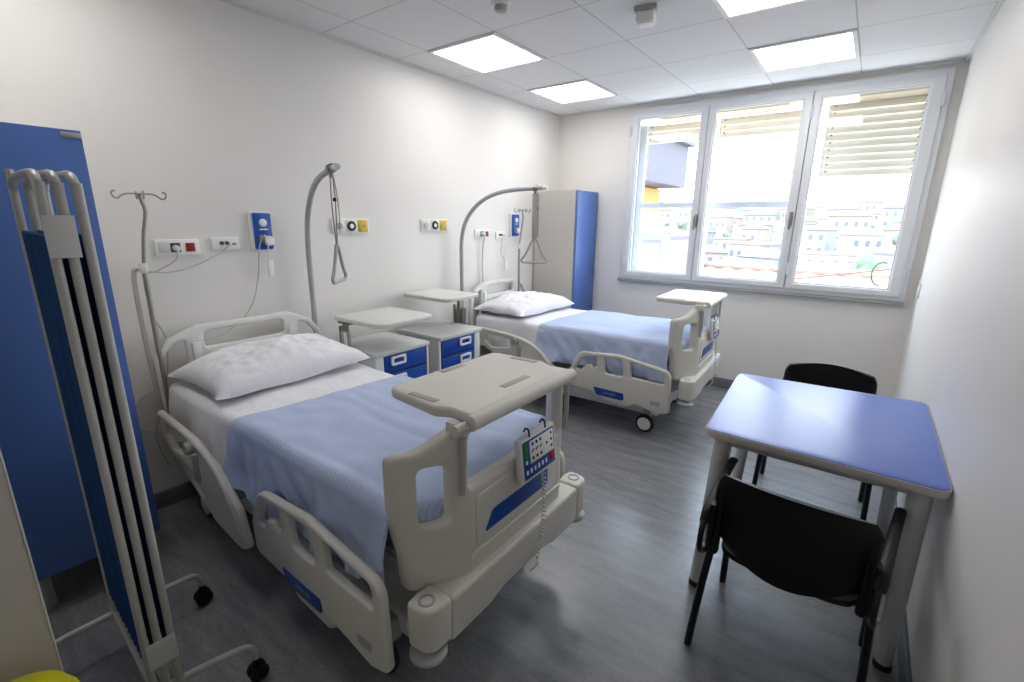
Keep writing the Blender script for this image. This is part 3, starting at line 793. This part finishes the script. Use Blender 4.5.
# ------------------------------------------------------------------ bedside cabinets with swing flap
def make_cab(label, loc, side, flapz, flapc, rotz=0.):
    """side -1: post on the near side, +1: on the far side; local x to the room, y along the wall"""
    r = thing('bedside_cabinet', label, 'bedside cabinet', loc, rotz, 'bedside cabinets between the beds')
    top = .76
    MB().box((0, 0, .43), (.44, .445, .60), .012).build('cabinet_body', M['cab'], r)
    MB().box((.005, 0, top-.015), (.49, .475, .03), .008).build('cabinet_top', M['cab'], r)
    st = MB().box((.222, side*.19, .43), (.022, .065, .62), .006)
    st.box((.222, -side*.228, .43), (.022, .016, .62), .004); split(st, 'front_stile', M['plastic_light'], r)
    yc = -side*.028
    MB().box((.2215, yc, .46), (.004, .37, .56), .001).build('drawer_gap_shade', M['ink'], r, smooth=False)  # dark sheet stands in for the shade in the drawer gaps
    for k in range(4):
        z = .665-k*.135
        d = MB().box((.222, yc, z), (.02, .36, .122), .005).build('drawer', M['blue_drawer'], r)
        hy = yc+.07*(-1 if side < 0 else 1)*1.0
        h = MB().slab([rrect(hy-.062, z-.014, hy+.062, z+.05, .014), rrect(hy-.043, z+.002, hy+.043, z+.034, .007)], .016, .004, 'X', .240)
        h.build('drawer_handle', M['white'], d)
    if side < 0:
        MB().box((-.02, -.2225, .45), (.14, .008, .46), .003).build('side_recess', M['blue_door'], r)
    else:
        MB().tube([(-.1, -.225, .62), (-.1, -.25, .62), (.06, -.25, .62), (.06, -.225, .62)], .006, 8).build('towel_bar', M['plastic_light'], r)
    for x in (-.18, .18):
        for y in (-.18, .18):
            w = MB().lathe([(0, -.012), (.034, -.012), (.038, -.008), (.038, .008), (.034, .012), (0, .012)], (x, y, .038), 'Y')
            w.box((x, y, .09), (.03, .034, .09), .006)
            w.build('caster', M['rubber'], r)
    px, py = (-.02, side*.255)
    ps = MB().box((px, py, (flapz+.45)/2), (.035, .03, flapz-.45-.02), .004); ps.box((px-.05, py, .70), (.025, .026, .42), .004)
    pso = ps.build('flap_post', M['steel'], r)
    MB().box((px+.02, py+side*.018, .80), (.09, .02, .17), .008).build('clamp_plate', M['bedmetal'], pso)
    MB().tube([(px+.03, py+side*.03, .88), (px+.045, py+side*.035, .82), (px+.04, py+side*.035, .74)], .013, 10, smooth=3, flat=.7).build('release_lever', M['white'], pso)
    x0, x1, y0, y1 = flapc
    fl = MB().slab([rpoly([(x0, y0, .03), (x1, y0, .08), (x1, y1, .08), (x0, y1, .03)])], .028, .007, 'Z', flapz)
    fl.build('swing_flap', M['cabtop'], r)
    MB().box((px, py*.9, flapz-.025), (.12, .09, .022), .005).build('flap_bracket', M['steel'], r)
    return r
make_cab('grey bedside cabinet with blue drawers, next to the nearer bed', (.32, 2.01, 0), -1, .965, (-.10, .38, -.29, .18))
make_cab('grey bedside cabinet with blue drawers and raised flap, next to the farther bed', (.32, 2.59, 0), 1, 1.015, (-.27, .22, -.14, .26))

# ------------------------------------------------------------------ lockers
def make_locker(label, y0, y1, hside, plate):
    yc = (y0+y1)/2; w = y1-y0
    r = thing('wardrobe_locker', label, 'locker', (.275, yc, 0), 0, 'tall lockers on the left wall')
    MB().box((-.01, 0, 1.05), (.50, w, 1.72), .003).build('locker_body', M['locker_side'], r, smooth=False)
    d = MB().box((.256, 0, 1.045), (.022, w-.004, 1.725), .003).build('locker_door', M['blue_door'], r)
    hy = hside*(w/2-.072)
    h = MB().tube([(.267, hy, 1.10), (.30, hy, 1.09), (.30, hy, .98), (.267, hy, .97)], .007, 8, smooth=3)
    h.build('door_handle', M['chrome'], d)
    if plate: MB().box((.269, w/2-.033, 1.888), (.003, .058, .02), .001).build('name_plate', M['bedmetal'], d)
    for x in (-.2, .17):
        for y in (-w/2+.06, w/2-.06):
            MB().lathe([(0, 0), (.036, 0), (.038, .01), (.034, .19), (0, .19)], (x, y, 0)).build('foot', M['bedmetal'], r)
    return r
make_locker('tall blue locker at the left edge, behind the folding screen', .075, .545, -1, True)
make_locker('tall locker with beige side and blue door in the far corner', 4.355, 4.80, 1, False)

# ------------------------------------------------------------------ folding privacy screen
def make_screen():
    r = thing('privacy_screen', 'folded blue fabric privacy screen with pale tube frames on casters', 'privacy screen', (1.175, .30, 0), math.radians(-2.5))
    X0, X1 = -.245, .245
    for k, y in enumerate((-.036, -.004, .030)):
        x1 = X1+(.0, .0, .0)[k]; zt = 1.70
        lp = [(X0, .22), (X0, 1.60), (X0+.02, 1.68), (X0+.09, zt), (x1-.12, zt), (x1-.035, 1.685), (x1-.003, 1.63), (x1, 1.56), (x1, .22), (x1-.03, .175), (X0+.03, .175)]
        fr = MB().tube([(x, y, z) for x, z in lp], .0108, 12, closed=True, smooth=4).build('screen_frame', M['tube'], r)
        def fn(u, v, y=y, x1=x1):
            x = X0+.015+(x1-X0-.03)*u
            return (x, y+.008*math.sin(u*2*PI*13), .26+1.29*v)
        c = MB().grid(fn, 120, 6, .002)
        for z in (.26, 1.55): c.tube([(X0+.01, y, z), (x1-.01, y, z)], .005, 8)
        c.build('fabric_panel', M['curtain'], fr)
    cl = MB().box((X1+.0145, -.016, 1.55), (.004, .054, .10), .0015); cl.box((X1+.006, -.044, 1.55), (.02, .004, .10), .0015)
    cl.build('clip', M['plastic_light'], r)
    cl = MB().box((X1+.0145, .0, .30), (.004, .075, .09), .0015); cl.build('clip', M['plastic_light'], r)
    for x, dy in ((X1+.0, .02), (X0, .0)):
        f = MB().tube([(x+dy*2, .24, .085), (x+dy*2, .235, .125), (x+dy*1.5, .20, .15), (x+.0, .03, .155), (x, -.05, .155), (x-dy, -.20, .15), (x-dy, -.235, .125), (x-dy, -.24, .085)], .011, 10, smooth=4).build('foot_bar', M['tube'], r)
        for xx, yy in ((x+dy*2, .24), (x-dy, -.24)):
            w = MB()
            for s in (-1, 1): w.lathe([(0, -.009), (.028, -.009), (.032, -.005), (.032, .005), (.028, .009), (0, .009)], (xx+s*.014, yy, .032), 'X', 20)
            w.box((xx, yy, .05), (.018, .04, .05), .01); w.cyl((xx, yy, .06), (xx, yy, .088), .012)
            w.build('caster', M['black'], f)
    return r
make_screen()

# yellow lidded bin beside the door
t = thing('waste_bin', 'round yellow-green bin lid cut off at the bottom left corner', 'bin', (1.752, -.02, 0))
MB().lathe([(0, .0), (.085, .0), (.09, .02), (.10, .57), (.096, .58), (.0, .58)], (0, 0, 0)).build('bin_body', M['yellowlid'], t)
MB().lathe([(.105, .57), (.109, .585), (.105, .61), (.09, .638), (.05, .655), (0, .66)], (0, 0, 0)).build('bin_lid', M['yellowlid'], t)

# ------------------------------------------------------------------ table
def make_table():
    r = thing('table', 'trapezoid edged table with glossy blue top by the right wall', 'table', (2.93, 2.42, 0))
    c0 = [(2.543, 1.945), (3.327, 1.935), (3.327, 2.935), (2.488, 2.865)]
    pts = [(x-2.93, y-2.42, .05) for x, y in c0]
    b = MB().slab([rpoly(pts, 8)], .030, .004, 'Z', .745)
    b.build('edge_band', M['edge'], r)
    pin = [(x*.988, y*.991, .046) for x, y, _ in pts]
    MB().slab([rpoly(pin, 8)], .004, .001, 'Z', .7605).build('tabletop', M['tabletop'], r)
    ap = MB(); q = [(-.33, -.42), (.33, -.42), (.33, .44), (-.36, .40)]
    for i in range(4):
        a, b_ = Vector((*q[i], .71)), Vector((*q[(i+1) % 4], .71))
        ap.box((a+b_)/2, ((b_-a).length, .022, .035), .003, rot=Matrix.Rotation(math.atan2((b_-a).y, (b_-a).x), 4, 'Z'))
    ap.build('apron', M['leg'], r)
    for (tx, ty), (fx, fy) in (((-.315, -.415), (-.345, -.46)), ((.325, -.415), (.335, -.46)), ((-.345, .385), (-.37, .41)), ((.325, .43), (.335, .45))):
        lg = MB().cyl((fx, fy, .02), (tx, ty, .732), .027, .036, 24).build('leg', M['leg'], r)
        MB().cyl((fx, fy, 0), (fx, fy, .024), .030, .029, 24).build('foot_cap', M['rubber'], lg)
make_table()

# ------------------------------------------------------------------ chairs
def make_chair(label, loc, rotz):
    r = thing('armchair', label, 'chair', loc, rotz, 'black visitor chairs')
    # seat shell
    def seat(u, v):
        a, b = u*2-1, v*2-1
        w = .225-.018*max(0, -b)
        z = .445-.018*(1-a*a)*(1-b*b)-.03*max(0, b-.55)**1.4+.0*b+.02*max(0, -b-.6)
        x = a*w*(1-.12*abs(b)**6)
        return (x, .0+b*.215*(1-.10*abs(a)**5), z)
    MB().grid(seat, 24, 24, .018).build('seat', M['black'], r, ang=60)
    def back(u, v):
        a, b = u*2-1, v*2-1
        w = .232*(1-.10*max(0, b)**5-.16*max(0, -b)**3)
        zc = .635+b*.13
        top = .02*(1-a*a) if b > 0 else 0
        z = zc+top*b-(.055*(1-a*a))*max(0, -b)
        y = -.285-.08*(z-.62)+.06*a*a
        return (a*w, y, z)
    MB().grid(back, 28, 16, .016).build('backrest', M['black'], r, ang=60)
    br = MB()
    for s in (-1, 1): br.box((s*.215, -.228, .585), (.028, .035, .27), .01)
    split(br, 'back_bracket', M['black'], r)
    for s in (-1, 1):
        MB().tube([(s*.262, .22, 0), (s*.258, .20, .15), (s*.250, .17, .40), (s*.245, .13, .425)], .0135, 10, smooth=4, flat=1.35).build('leg', M['blackmetal'], r)
        MB().tube([(s*.265, -.22, 0), (s*.260, -.19, .15), (s*.250, -.13, .36), (s*.245, -.09, .425)], .0135, 10, smooth=4, flat=1.35).build('leg', M['blackmetal'], r)
        MB().tube([(s*.243, .17, .42), (s*.243, -.12, .42), (s*.240, -.20, .44), (s*.232, -.245, .52), (s*.225, -.26, .66)], .012, 10, smooth=4, flat=1.3).build('side_tube', M['blackmetal'], r)
        sp = MB().tube([(s*.245, -.20, .43), (s*.246, -.28, .47), (s*.240, -.33, .53), (s*.240, -.31, .60), (s*.252, -.14, .622), (s*.270, .12, .625)], .009, 10, smooth=4).build('arm_support', M['blackmetal'], r)
        MB().tube([(s*.240, -.30, .60), (s*.245, -.25, .632), (s*.258, -.06, .642), (s*.273, .14, .638), (s*.276, .18, .625)], .017, 12, smooth=4, flat=.65, rr=None).build('armrest', M['black'], r)
    MB().tube([(-.25, .15, .40), (.25, .15, .40)], .010, 8).build('cross_bar', M['blackmetal'], r)
    bl = MB()
    for s in (-1, 1): bl.cyl((s*.245, -.245, .47), (s*.262, -.25, .47), .009)
    split(bl, 'bolt', M['chrome'], r)
    return r
ch = make_chair('black chair with armrests, seen from behind in front of the table', (2.93, 1.82, 0), math.radians(-3))
c2 = copy_tree(ch, label='black chair on the window side of the table'); c2.location = (2.915, 3.02, 0); c2.rotation_euler = (0, 0, PI+.02)

# ------------------------------------------------------------------ wall devices on the left wall
def plate(name, label, cat, y0, y1, z0, z1, group, items):
    yc, zc = (y0+y1)/2, (z0+z1)/2
    r = thing(name, label, cat, (0, yc, zc), 0, group)
    MB().box((.007, 0, 0), (.014, y1-y0, z1-z0), .004).build('cover_plate', M['white'], r)
    for it in items: it(r)
    return r
def rec(y, z, w, h, m, n='socket', dx=.016):
    def f(r): MB().box((dx, y, z), (.005, w, h), .0015).build(n, M[m], r)
    return f
def rnd(y, z, rad, m, n='outlet', inner='steel'):
    def f(r):
        o = MB().lathe([(0, .023), (rad, .023), (rad*1.02, .018), (rad*1.02, .004)], (0, y, z), 'X').build(n, M[m], r)
        MB().lathe([(0, .026), (rad*.45, .026), (rad*.5, .020)], (0, y, z), 'X').build('inlet', M[inner], o)
    return f
def plug(y, z, m='plastic_light'):
    def f(r):
        MB().cyl((.018, y, z), (.05, y, z), .017, .014).tube([(.045, y, z), (.055, y-.002, z-.01), (.05, y-.005, z-.035)], .006, 8, smooth=3).build('plug', M[m], r)
    return f
def sock(label, y, z):
    return plate('socket_plate', label, 'wall socket', y-.105, y+.105, z-.042, z+.042, 'wide socket plates above the beds',
        [rec(-.065, 0, .045, .05, 'plastic_light', 'blank_module', .0145), rec(-.012, 0, .046, .048, 'brown'), rec(.058, 0, .044, .046, 'red'), plug(-.014, -.002)])
sock('white wall plate with a plug and a red socket above the nearer bed', .97, 1.44)
sock('white wall plate with a red socket above the farther bed', 3.49, 1.475)
def call(label, y, z):
    return plate('call_socket_plate', label, 'wall plate', y-.075, y+.075, z-.035, z+.035, 'small call socket plates above the beds',
        [rnd(-.022, .002, .010, 'rubber', 'jack', 'steel'), rnd(.006, .002, .010, 'rubber', 'jack', 'steel'), rec(.045, -.004, .02, .012, 'steel', 'button')])
call('small white wall plate with two round sockets above the nearer bed', 1.21, 1.455)
call('small white wall plate with sockets beside the farther blue call unit', 3.77, 1.46)
def gas(label, y, z):
    return plate('gas_outlet_panel', label, 'gas outlet', y-.15, y+.15, z-.05, z+.05, 'triple gas outlet panels',
        [rec(-.0975, 0, .084, .084, 'plastic_light', 'outlet_module', .0145), rec(0, 0, .084, .084, 'plastic_light', 'outlet_module', .0145), rec(.0975, 0, .084, .084, 'yellow', 'outlet_module', .0145),
         rnd(-.0975, 0, .024, 'steel'), rnd(0, 0, .034, 'rubber', 'outlet', 'white'), rnd(.0975, 0, .030, 'yellow', 'outlet', 'steel')])
gas('triple gas outlet panel seen behind the nearer triangle grip', 2.05, 1.55)
gas('triple gas outlet panel on the wall between the two lifting poles', 2.865, 1.555)
def unit(label, y, z):
    r = thing('nurse_call_unit', label, 'call unit', (0, y, z), 0, 'blue nurse call units')
    MB().box((.010, 0, 0), (.02, .125, .235), .006).build('back_plate', M['white'], r)
    MB().box((.028, .006, 0), (.03, .105, .215), .010).build('unit_body', M['blueunit'], r)
    MB().lathe([(0, .056), (.016, .055), (.022, .048), (.024, .042)], (0, .005, .05), 'X').build('lamp_button', M['white'], r)
    MB().box((.045, .005, .012), (.004, .05, .008), .001).build('print_strip', M['plastic_light'], r)
    MB().lathe([(0, .075), (.018, .074), (.028, .066), (.030, .048), (.030, .043)], (0, .025, -.055), 'X').build('plug', M['white'], r)
    MB().box((.05, -.012, -.045), (.014, .04, .05), .004).build('socket', M['steel'], r)
    return r
unit('blue call unit on the wall above the nearer bed pillow', 1.415, 1.52)
unit('blue call unit on the wall beside the far drip stand', 3.985, 1.555)
def handset(label, y, z):
    r = thing('call_handset', label, 'call button', (.055, y, z), 0, 'white call handsets hanging on cords')
    MB().box((0, 0, 0), (.018, .034, .10), .008, 3).build('handset_body', M['white'], r)
    MB().tube([(0, 0, .048), (.005, -.004, .10), (.02, -.01, .16), (.012, -.02, .20)], .0032, 8, smooth=4).build('cord', M['white'], r)
    return r
handset('white call handset hanging under the nearer blue call unit', 1.43, 1.30)
handset('grey call handset hanging below the far call socket plate', 3.80, 1.16)

def cable(name, label, pts, r=.0035, m='cable'):
    tag(MB().tube(pts, r, 8, smooth=8).build(name, M[m]), label, 'cable')
cable('power_cable', 'grey power cord from the socket plug down to the drip stand',
      [(.05, .955, 1.405), (.05, .93, 1.37), (.045, .86, 1.33), (.04, .79, 1.29), (.03, .80, 1.1), (.03, .84, .95), (.03, .80, .7), (.03, .72, .45), (.03, .75, .25)], .004)
cable('call_cable', 'thin pale cord looping from the small plate to the drip stand',
      [(.03, 1.225, 1.45), (.03, 1.19, 1.42), (.028, 1.08, 1.36), (.028, .98, 1.325), (.03, .88, 1.315), (.04, .79, 1.335), (.05, .76, 1.33)], .0035)
cable('handset_cable', 'long white cord from the blue unit down to the near headboard',
      [(.06, 1.40, 1.49), (.055, 1.375, 1.42), (.03, 1.36, 1.25), (.03, 1.30, 1.08), (.04, 1.18, .97), (.05, 1.05, .93), (.05, .97, .93)], .0035)
cable('power_cable', 'grey cords dropping from the far socket plate behind the headboard',
      [(.05, 3.475, 1.44), (.03, 3.475, 1.38), (.03, 3.46, 1.2), (.03, 3.47, 1.0), (.03, 3.47, .7), (.03, 3.45, .3)], .006)
cable('call_cable', 'thin cord from the far small plate to its call handset',
      [(.025, 3.78, 1.44), (.03, 3.76, 1.38), (.03, 3.75, 1.28), (.05, 3.79, 1.21)], .003)
cable('loop_cable', 'thin grey cable looping over the baseboard beside the tall locker',
      [(.03, .76, .70), (.03, .68, .66), (.03, .64, .58), (.03, .66, .50), (.03, .74, .45)], .004)
sw = thing('light_switch', 'small white plate on the right wall near the window', 'switch', (W, 4.60, 1.13))
MB().box((-.005, 0, 0), (.01, .08, .10), .003).build('cover_plate', M['plastic_light'], sw)
MB().box((-.012, 0, 0), (.006, .03, .05), .002).build('rocker', M['white'], sw)

# ------------------------------------------------------------------ outside
M['ground'] = mat('hillside', (.50, .52, .47), .9, var=.12, scale=.08)
M['leaf'] = mat('foliage', (.36, .43, .36), .9, var=.3, scale=1.2, bump=.4, bscale=4)
HM = [mat('house_paint_%d' % i, c, .8, var=.04, scale=.3) for i, c in enumerate([(.60, .58, .56), (.52, .49, .45), (.50, .51, .54), (.56, .51, .46)])]
M['roof'] = mat('clay_roof', (.53, .45, .41), .85, var=.12, scale=2)
M['roofgrey'] = mat('grey_roof', (.36, .38, .42), .85, var=.12, scale=2)
M['dark'] = mat('dark_openings', (.33, .36, .41), .6)
M['slate'] = mat('slate_cladding', (.33, .33, .37), .8, var=.15, scale=7, bump=.4, bscale=14)
M['ochre'] = mat('ochre_plaster', (.72, .55, .30), .85, var=.03)
def gz(x, y):
    t = max(0, min(1, (y-25)/200))
    return -13+t*15.0+1.2*noise.noise(Vector((x*.02, y*.02, 0)))+(.0 if y < 150 else (y-150)*.03)
tag(MB().grid(lambda u, v: (-190+u*300, 14+v*300, gz(-190+u*300, 14+v*300)), 60, 60).build('hillside', M['ground']), 'pale hillside falling away beyond the window', 'hill', kind='structure')
rs = random.Random(4)
placed = []
for i in range(100):
    w, dd, h = 4+rs.random()*5, 4+rs.random()*4, 3+rs.random()*4.
    for _ in range(60):
        y = 50+rs.random()**1.2*190; x = 2.98+(y)*(-.62+rs.random()*.74)
        rad = math.hypot(w+1.2, dd+1.2)/2
        if all(math.hypot(x-px, y-py) > rad+pr for px, py, pr in placed): break
    else: continue
    placed.append((x, y, rad))
    z = gz(x, y)-.3
    r = thing('house', 'small pale house of the distant town on the hillside', 'house', (x, y, z), rs.uniform(-.5, .5), 'distant houses beyond the window')
    MB().box((0, 0, h/2), (w, dd, h)).build('house_walls', HM[i % 4], r, smooth=False)
    rm = M['roof'] if rs.random() < .55 else M['roofgrey']
    if rs.random() < .7:
        b = bmesh.new(); e = .4
        v = [b.verts.new(q) for q in ((-w/2-e, -dd/2-e, h), (w/2+e, -dd/2-e, h), (w/2+e, dd/2+e, h), (-w/2-e, dd/2+e, h), (-w/2+1.5, 0, h+1.4), (w/2-1.5, 0, h+1.4))]
        for f in ((0, 1, 5, 4), (1, 2, 5), (2, 3, 4, 5), (3, 0, 4), (3, 2, 1, 0)): b.faces.new([v[k] for k in f])
        mb = MB(); mb.merge(b); mb.build('roof', rm, r, smooth=False)
    else:
        MB().box((0, 0, h+.15), (w+.4, dd+.4, .3)).build('roof', rm, r, smooth=False)
    wn = MB(); nw = max(2, int(w/1.8))
    for k in range(nw):
        for zz in ([1.6, 4.4] if h > 5.5 else [h*.55]):
            wn.box((-w/2+(k+.5)*w/nw, -dd/2-.02, zz), (.8, .08, 1.2))
    wn.build('windows', M['dark'], r, smooth=False)
def tree(x, y, z, s, label, seed):
    r = thing('tree', label, 'tree', (x, y, z), 0, 'trees on the hillside')
    rs2 = random.Random(seed); cr = MB()
    for k in range(9):
        a = rs2.random()*2*PI; d = rs2.random()*.5*s
        b = bmesh.new(); bmesh.ops.create_icosphere(b, subdivisions=3, radius=s*(.32+.2*rs2.random()))
        for v in b.verts: v.co *= 1+.25*noise.noise(v.co*3/s+Vector((k, seed, 0)))
        cr.merge(b, Matrix.Translation((math.cos(a)*d, math.sin(a)*d, s*(.9+.5*rs2.random()))))
    cr.build('crown', M['leaf'], r)
    MB().cyl((0, 0, -.3), (0, 0, s*.8), s*.07, s*.05, 8).build('trunk', M['brown'], r)
for i in range(46):
    sz = 1.3+rs.random()*1.4
    for _ in range(60):
        y = 50+rs.random()*170; x = 2.98+y*(-.60+rs.random()*.75)
        if all(math.hypot(x-px, y-py) > pr+sz*1.1 for px, py, pr in placed): break
    else: continue
    placed.append((x, y, sz))
    tree(x, y, gz(x, y), sz, 'round green tree among the distant houses', i)
tree(2.95, 22, -.6, .62, 'leafy tree nearest the right window sash', 90)
tree(-.9, 15, -.7, .6, 'leafy shrub beyond the lower left of the window', 91)
# neighbouring building seen through the left sash
nb = thing('neighbouring_building', 'ochre building with grey slate clad upper storey outside the left sash', 'building', (-4.2, 12.6, -4))
MB().box((0, 0, 2.95), (4.4, 2.0, 5.9)).build('blown_out_walls', HM[0], nb, smooth=False)  # paler colour stands in for the overexposed part of the ochre wall
MB().box((0, 0, 6.2), (4.4, 2.0, .6)).build('ochre_wall_top', M['ochre'], nb, smooth=False)
sl_ = MB().box((.35, -.3, 7.05), (5.0, 2.8, 1.05), .02)
for k in range(3): sl_.box((.35, -1.71, 6.7+k*.36), (5.02, .03, .03))
sl_.build('slate_storey', M['slate'], nb, smooth=False)
MB().slab([[( -2.3, -1.9), (3.0, -1.9), (3.0, 1.2), (-2.3, 1.2)]], .12, .02, 'Z', 7.64).build('roof_edge', M['roofgrey'], nb)
lb_ = thing('low_annex', 'pale low annex with shuttered window outside the left sash', 'building', (-.97, 10.6, -4))
MB().box((0, 0, 2.62), (1.2, 1.6, 5.24)).build('annex_walls', HM[0], lb_, smooth=False)
MB().box((.28, -.81, 4.98), (.38, .05, .52)).build('annex_window', M['dark'], lb_, smooth=False)
MB().box((0, 0, 5.28), (1.4, 1.8, .08)).build('annex_roof', M['slate'], lb_, smooth=False)
# near clay roof seen through the right sash
rf = thing('tiled_roof', 'pale clay tiled roof just below the right sash', 'roof', (3.6, 13.2, -.5))
rg = MB()
def rfn(u, v):
    x = -5+u*10; y = -3+v*6
    return (x, y, 1.0-abs(y)*.33+.03*math.sin(x*14))
rg.grid(rfn, 200, 24, .08); rg.build('roof_tiles', M['roof'], rf)
MB().tube([(-5, 0, 1.03), (5, 0, 1.03)], .09, 8).build('ridge', M['roof'], rf)
MB().box((0, 0, -1.7), (9.4, 5.4, 3.6)).build('house_walls', HM[1], rf, smooth=False)
tag(MB().tube([(3.10+.07*math.cos(a), D+.32, 1.19+.10*math.sin(a)) for a in [math.radians(70+i*20) for i in range(11)]], .006, 8, smooth=3).build('hose_loop', M['green']), 'green looped hose at the lower right corner of the window', 'hose')
tag(MB().tube([(2.2, D+.9, 1.0), (2.8, D+.9, 1.12), (3.3, D+.9, 1.22)], .005, 8, smooth=3).build('outdoor_wire', M['red']), 'thin red wire stretched outside the right sash', 'wire')

# ------------------------------------------------------------------ light
sun = bpy.data.lights.new('sun', 'SUN'); sun.energy = 4.5; sun.angle = math.radians(1.5); sun.color = (1, .96, .9)
so_ = bpy.data.objects.new('sun', sun); COL.objects.link(so_)
so_.rotation_euler = (math.radians(48), 0, math.radians(-25))
w = bpy.data.worlds.new('world'); S.world = w; w.use_nodes = True
nt = w.node_tree; bg = nt.nodes['Background']
tcw = nt.nodes.new('ShaderNodeTexCoord'); spw = nt.nodes.new('ShaderNodeSeparateXYZ'); rmp = nt.nodes.new('ShaderNodeValToRGB')
nt.links.new(tcw.outputs['Generated'], spw.inputs[0]); nt.links.new(spw.outputs['Z'], rmp.inputs['Fac'])
rmp.color_ramp.elements[0].position = 0.; rmp.color_ramp.elements[0].color = (1, 1, 1, 1)
rmp.color_ramp.elements[1].position = .6; rmp.color_ramp.elements[1].color = (.62, .78, 1, 1)
nt.links.new(rmp.outputs['Color'], bg.inputs['Color'])
bg.inputs['Strength'].default_value = 6.5

# ------------------------------------------------------------------ camera
cam = bpy.data.cameras.new('camera'); cam.sensor_width = 36; cam.lens = 467.98/1024*36; cam.clip_start = .02; cam.clip_end = 1000
co = bpy.data.objects.new('camera', cam); COL.objects.link(co)
R = ((0.79960294, 0.60041837, 0.01152908), (0.15843526, -0.19239926, -0.96844246), (-0.57925246, 0.77619605, -0.24897045))
m = Matrix((R[0], [-v for v in R[1]], [-v for v in R[2]])).transposed().to_4x4()
co.matrix_world = Matrix.Translation((2.98, 0, 1.60)) @ m
S.camera = co
S.view_settings.view_transform = 'Standard'; S.view_settings.look = 'None'; S.view_settings.gamma = 1; S.view_settings.use_curve_mapping = False
S.view_settings.exposure = .66
S.cycles.use_denoising = True
S.cycles.max_bounces = 10; S.cycles.diffuse_bounces = 6; S.cycles.transparent_max_bounces = 12
S.cycles.sample_clamp_indirect = 8
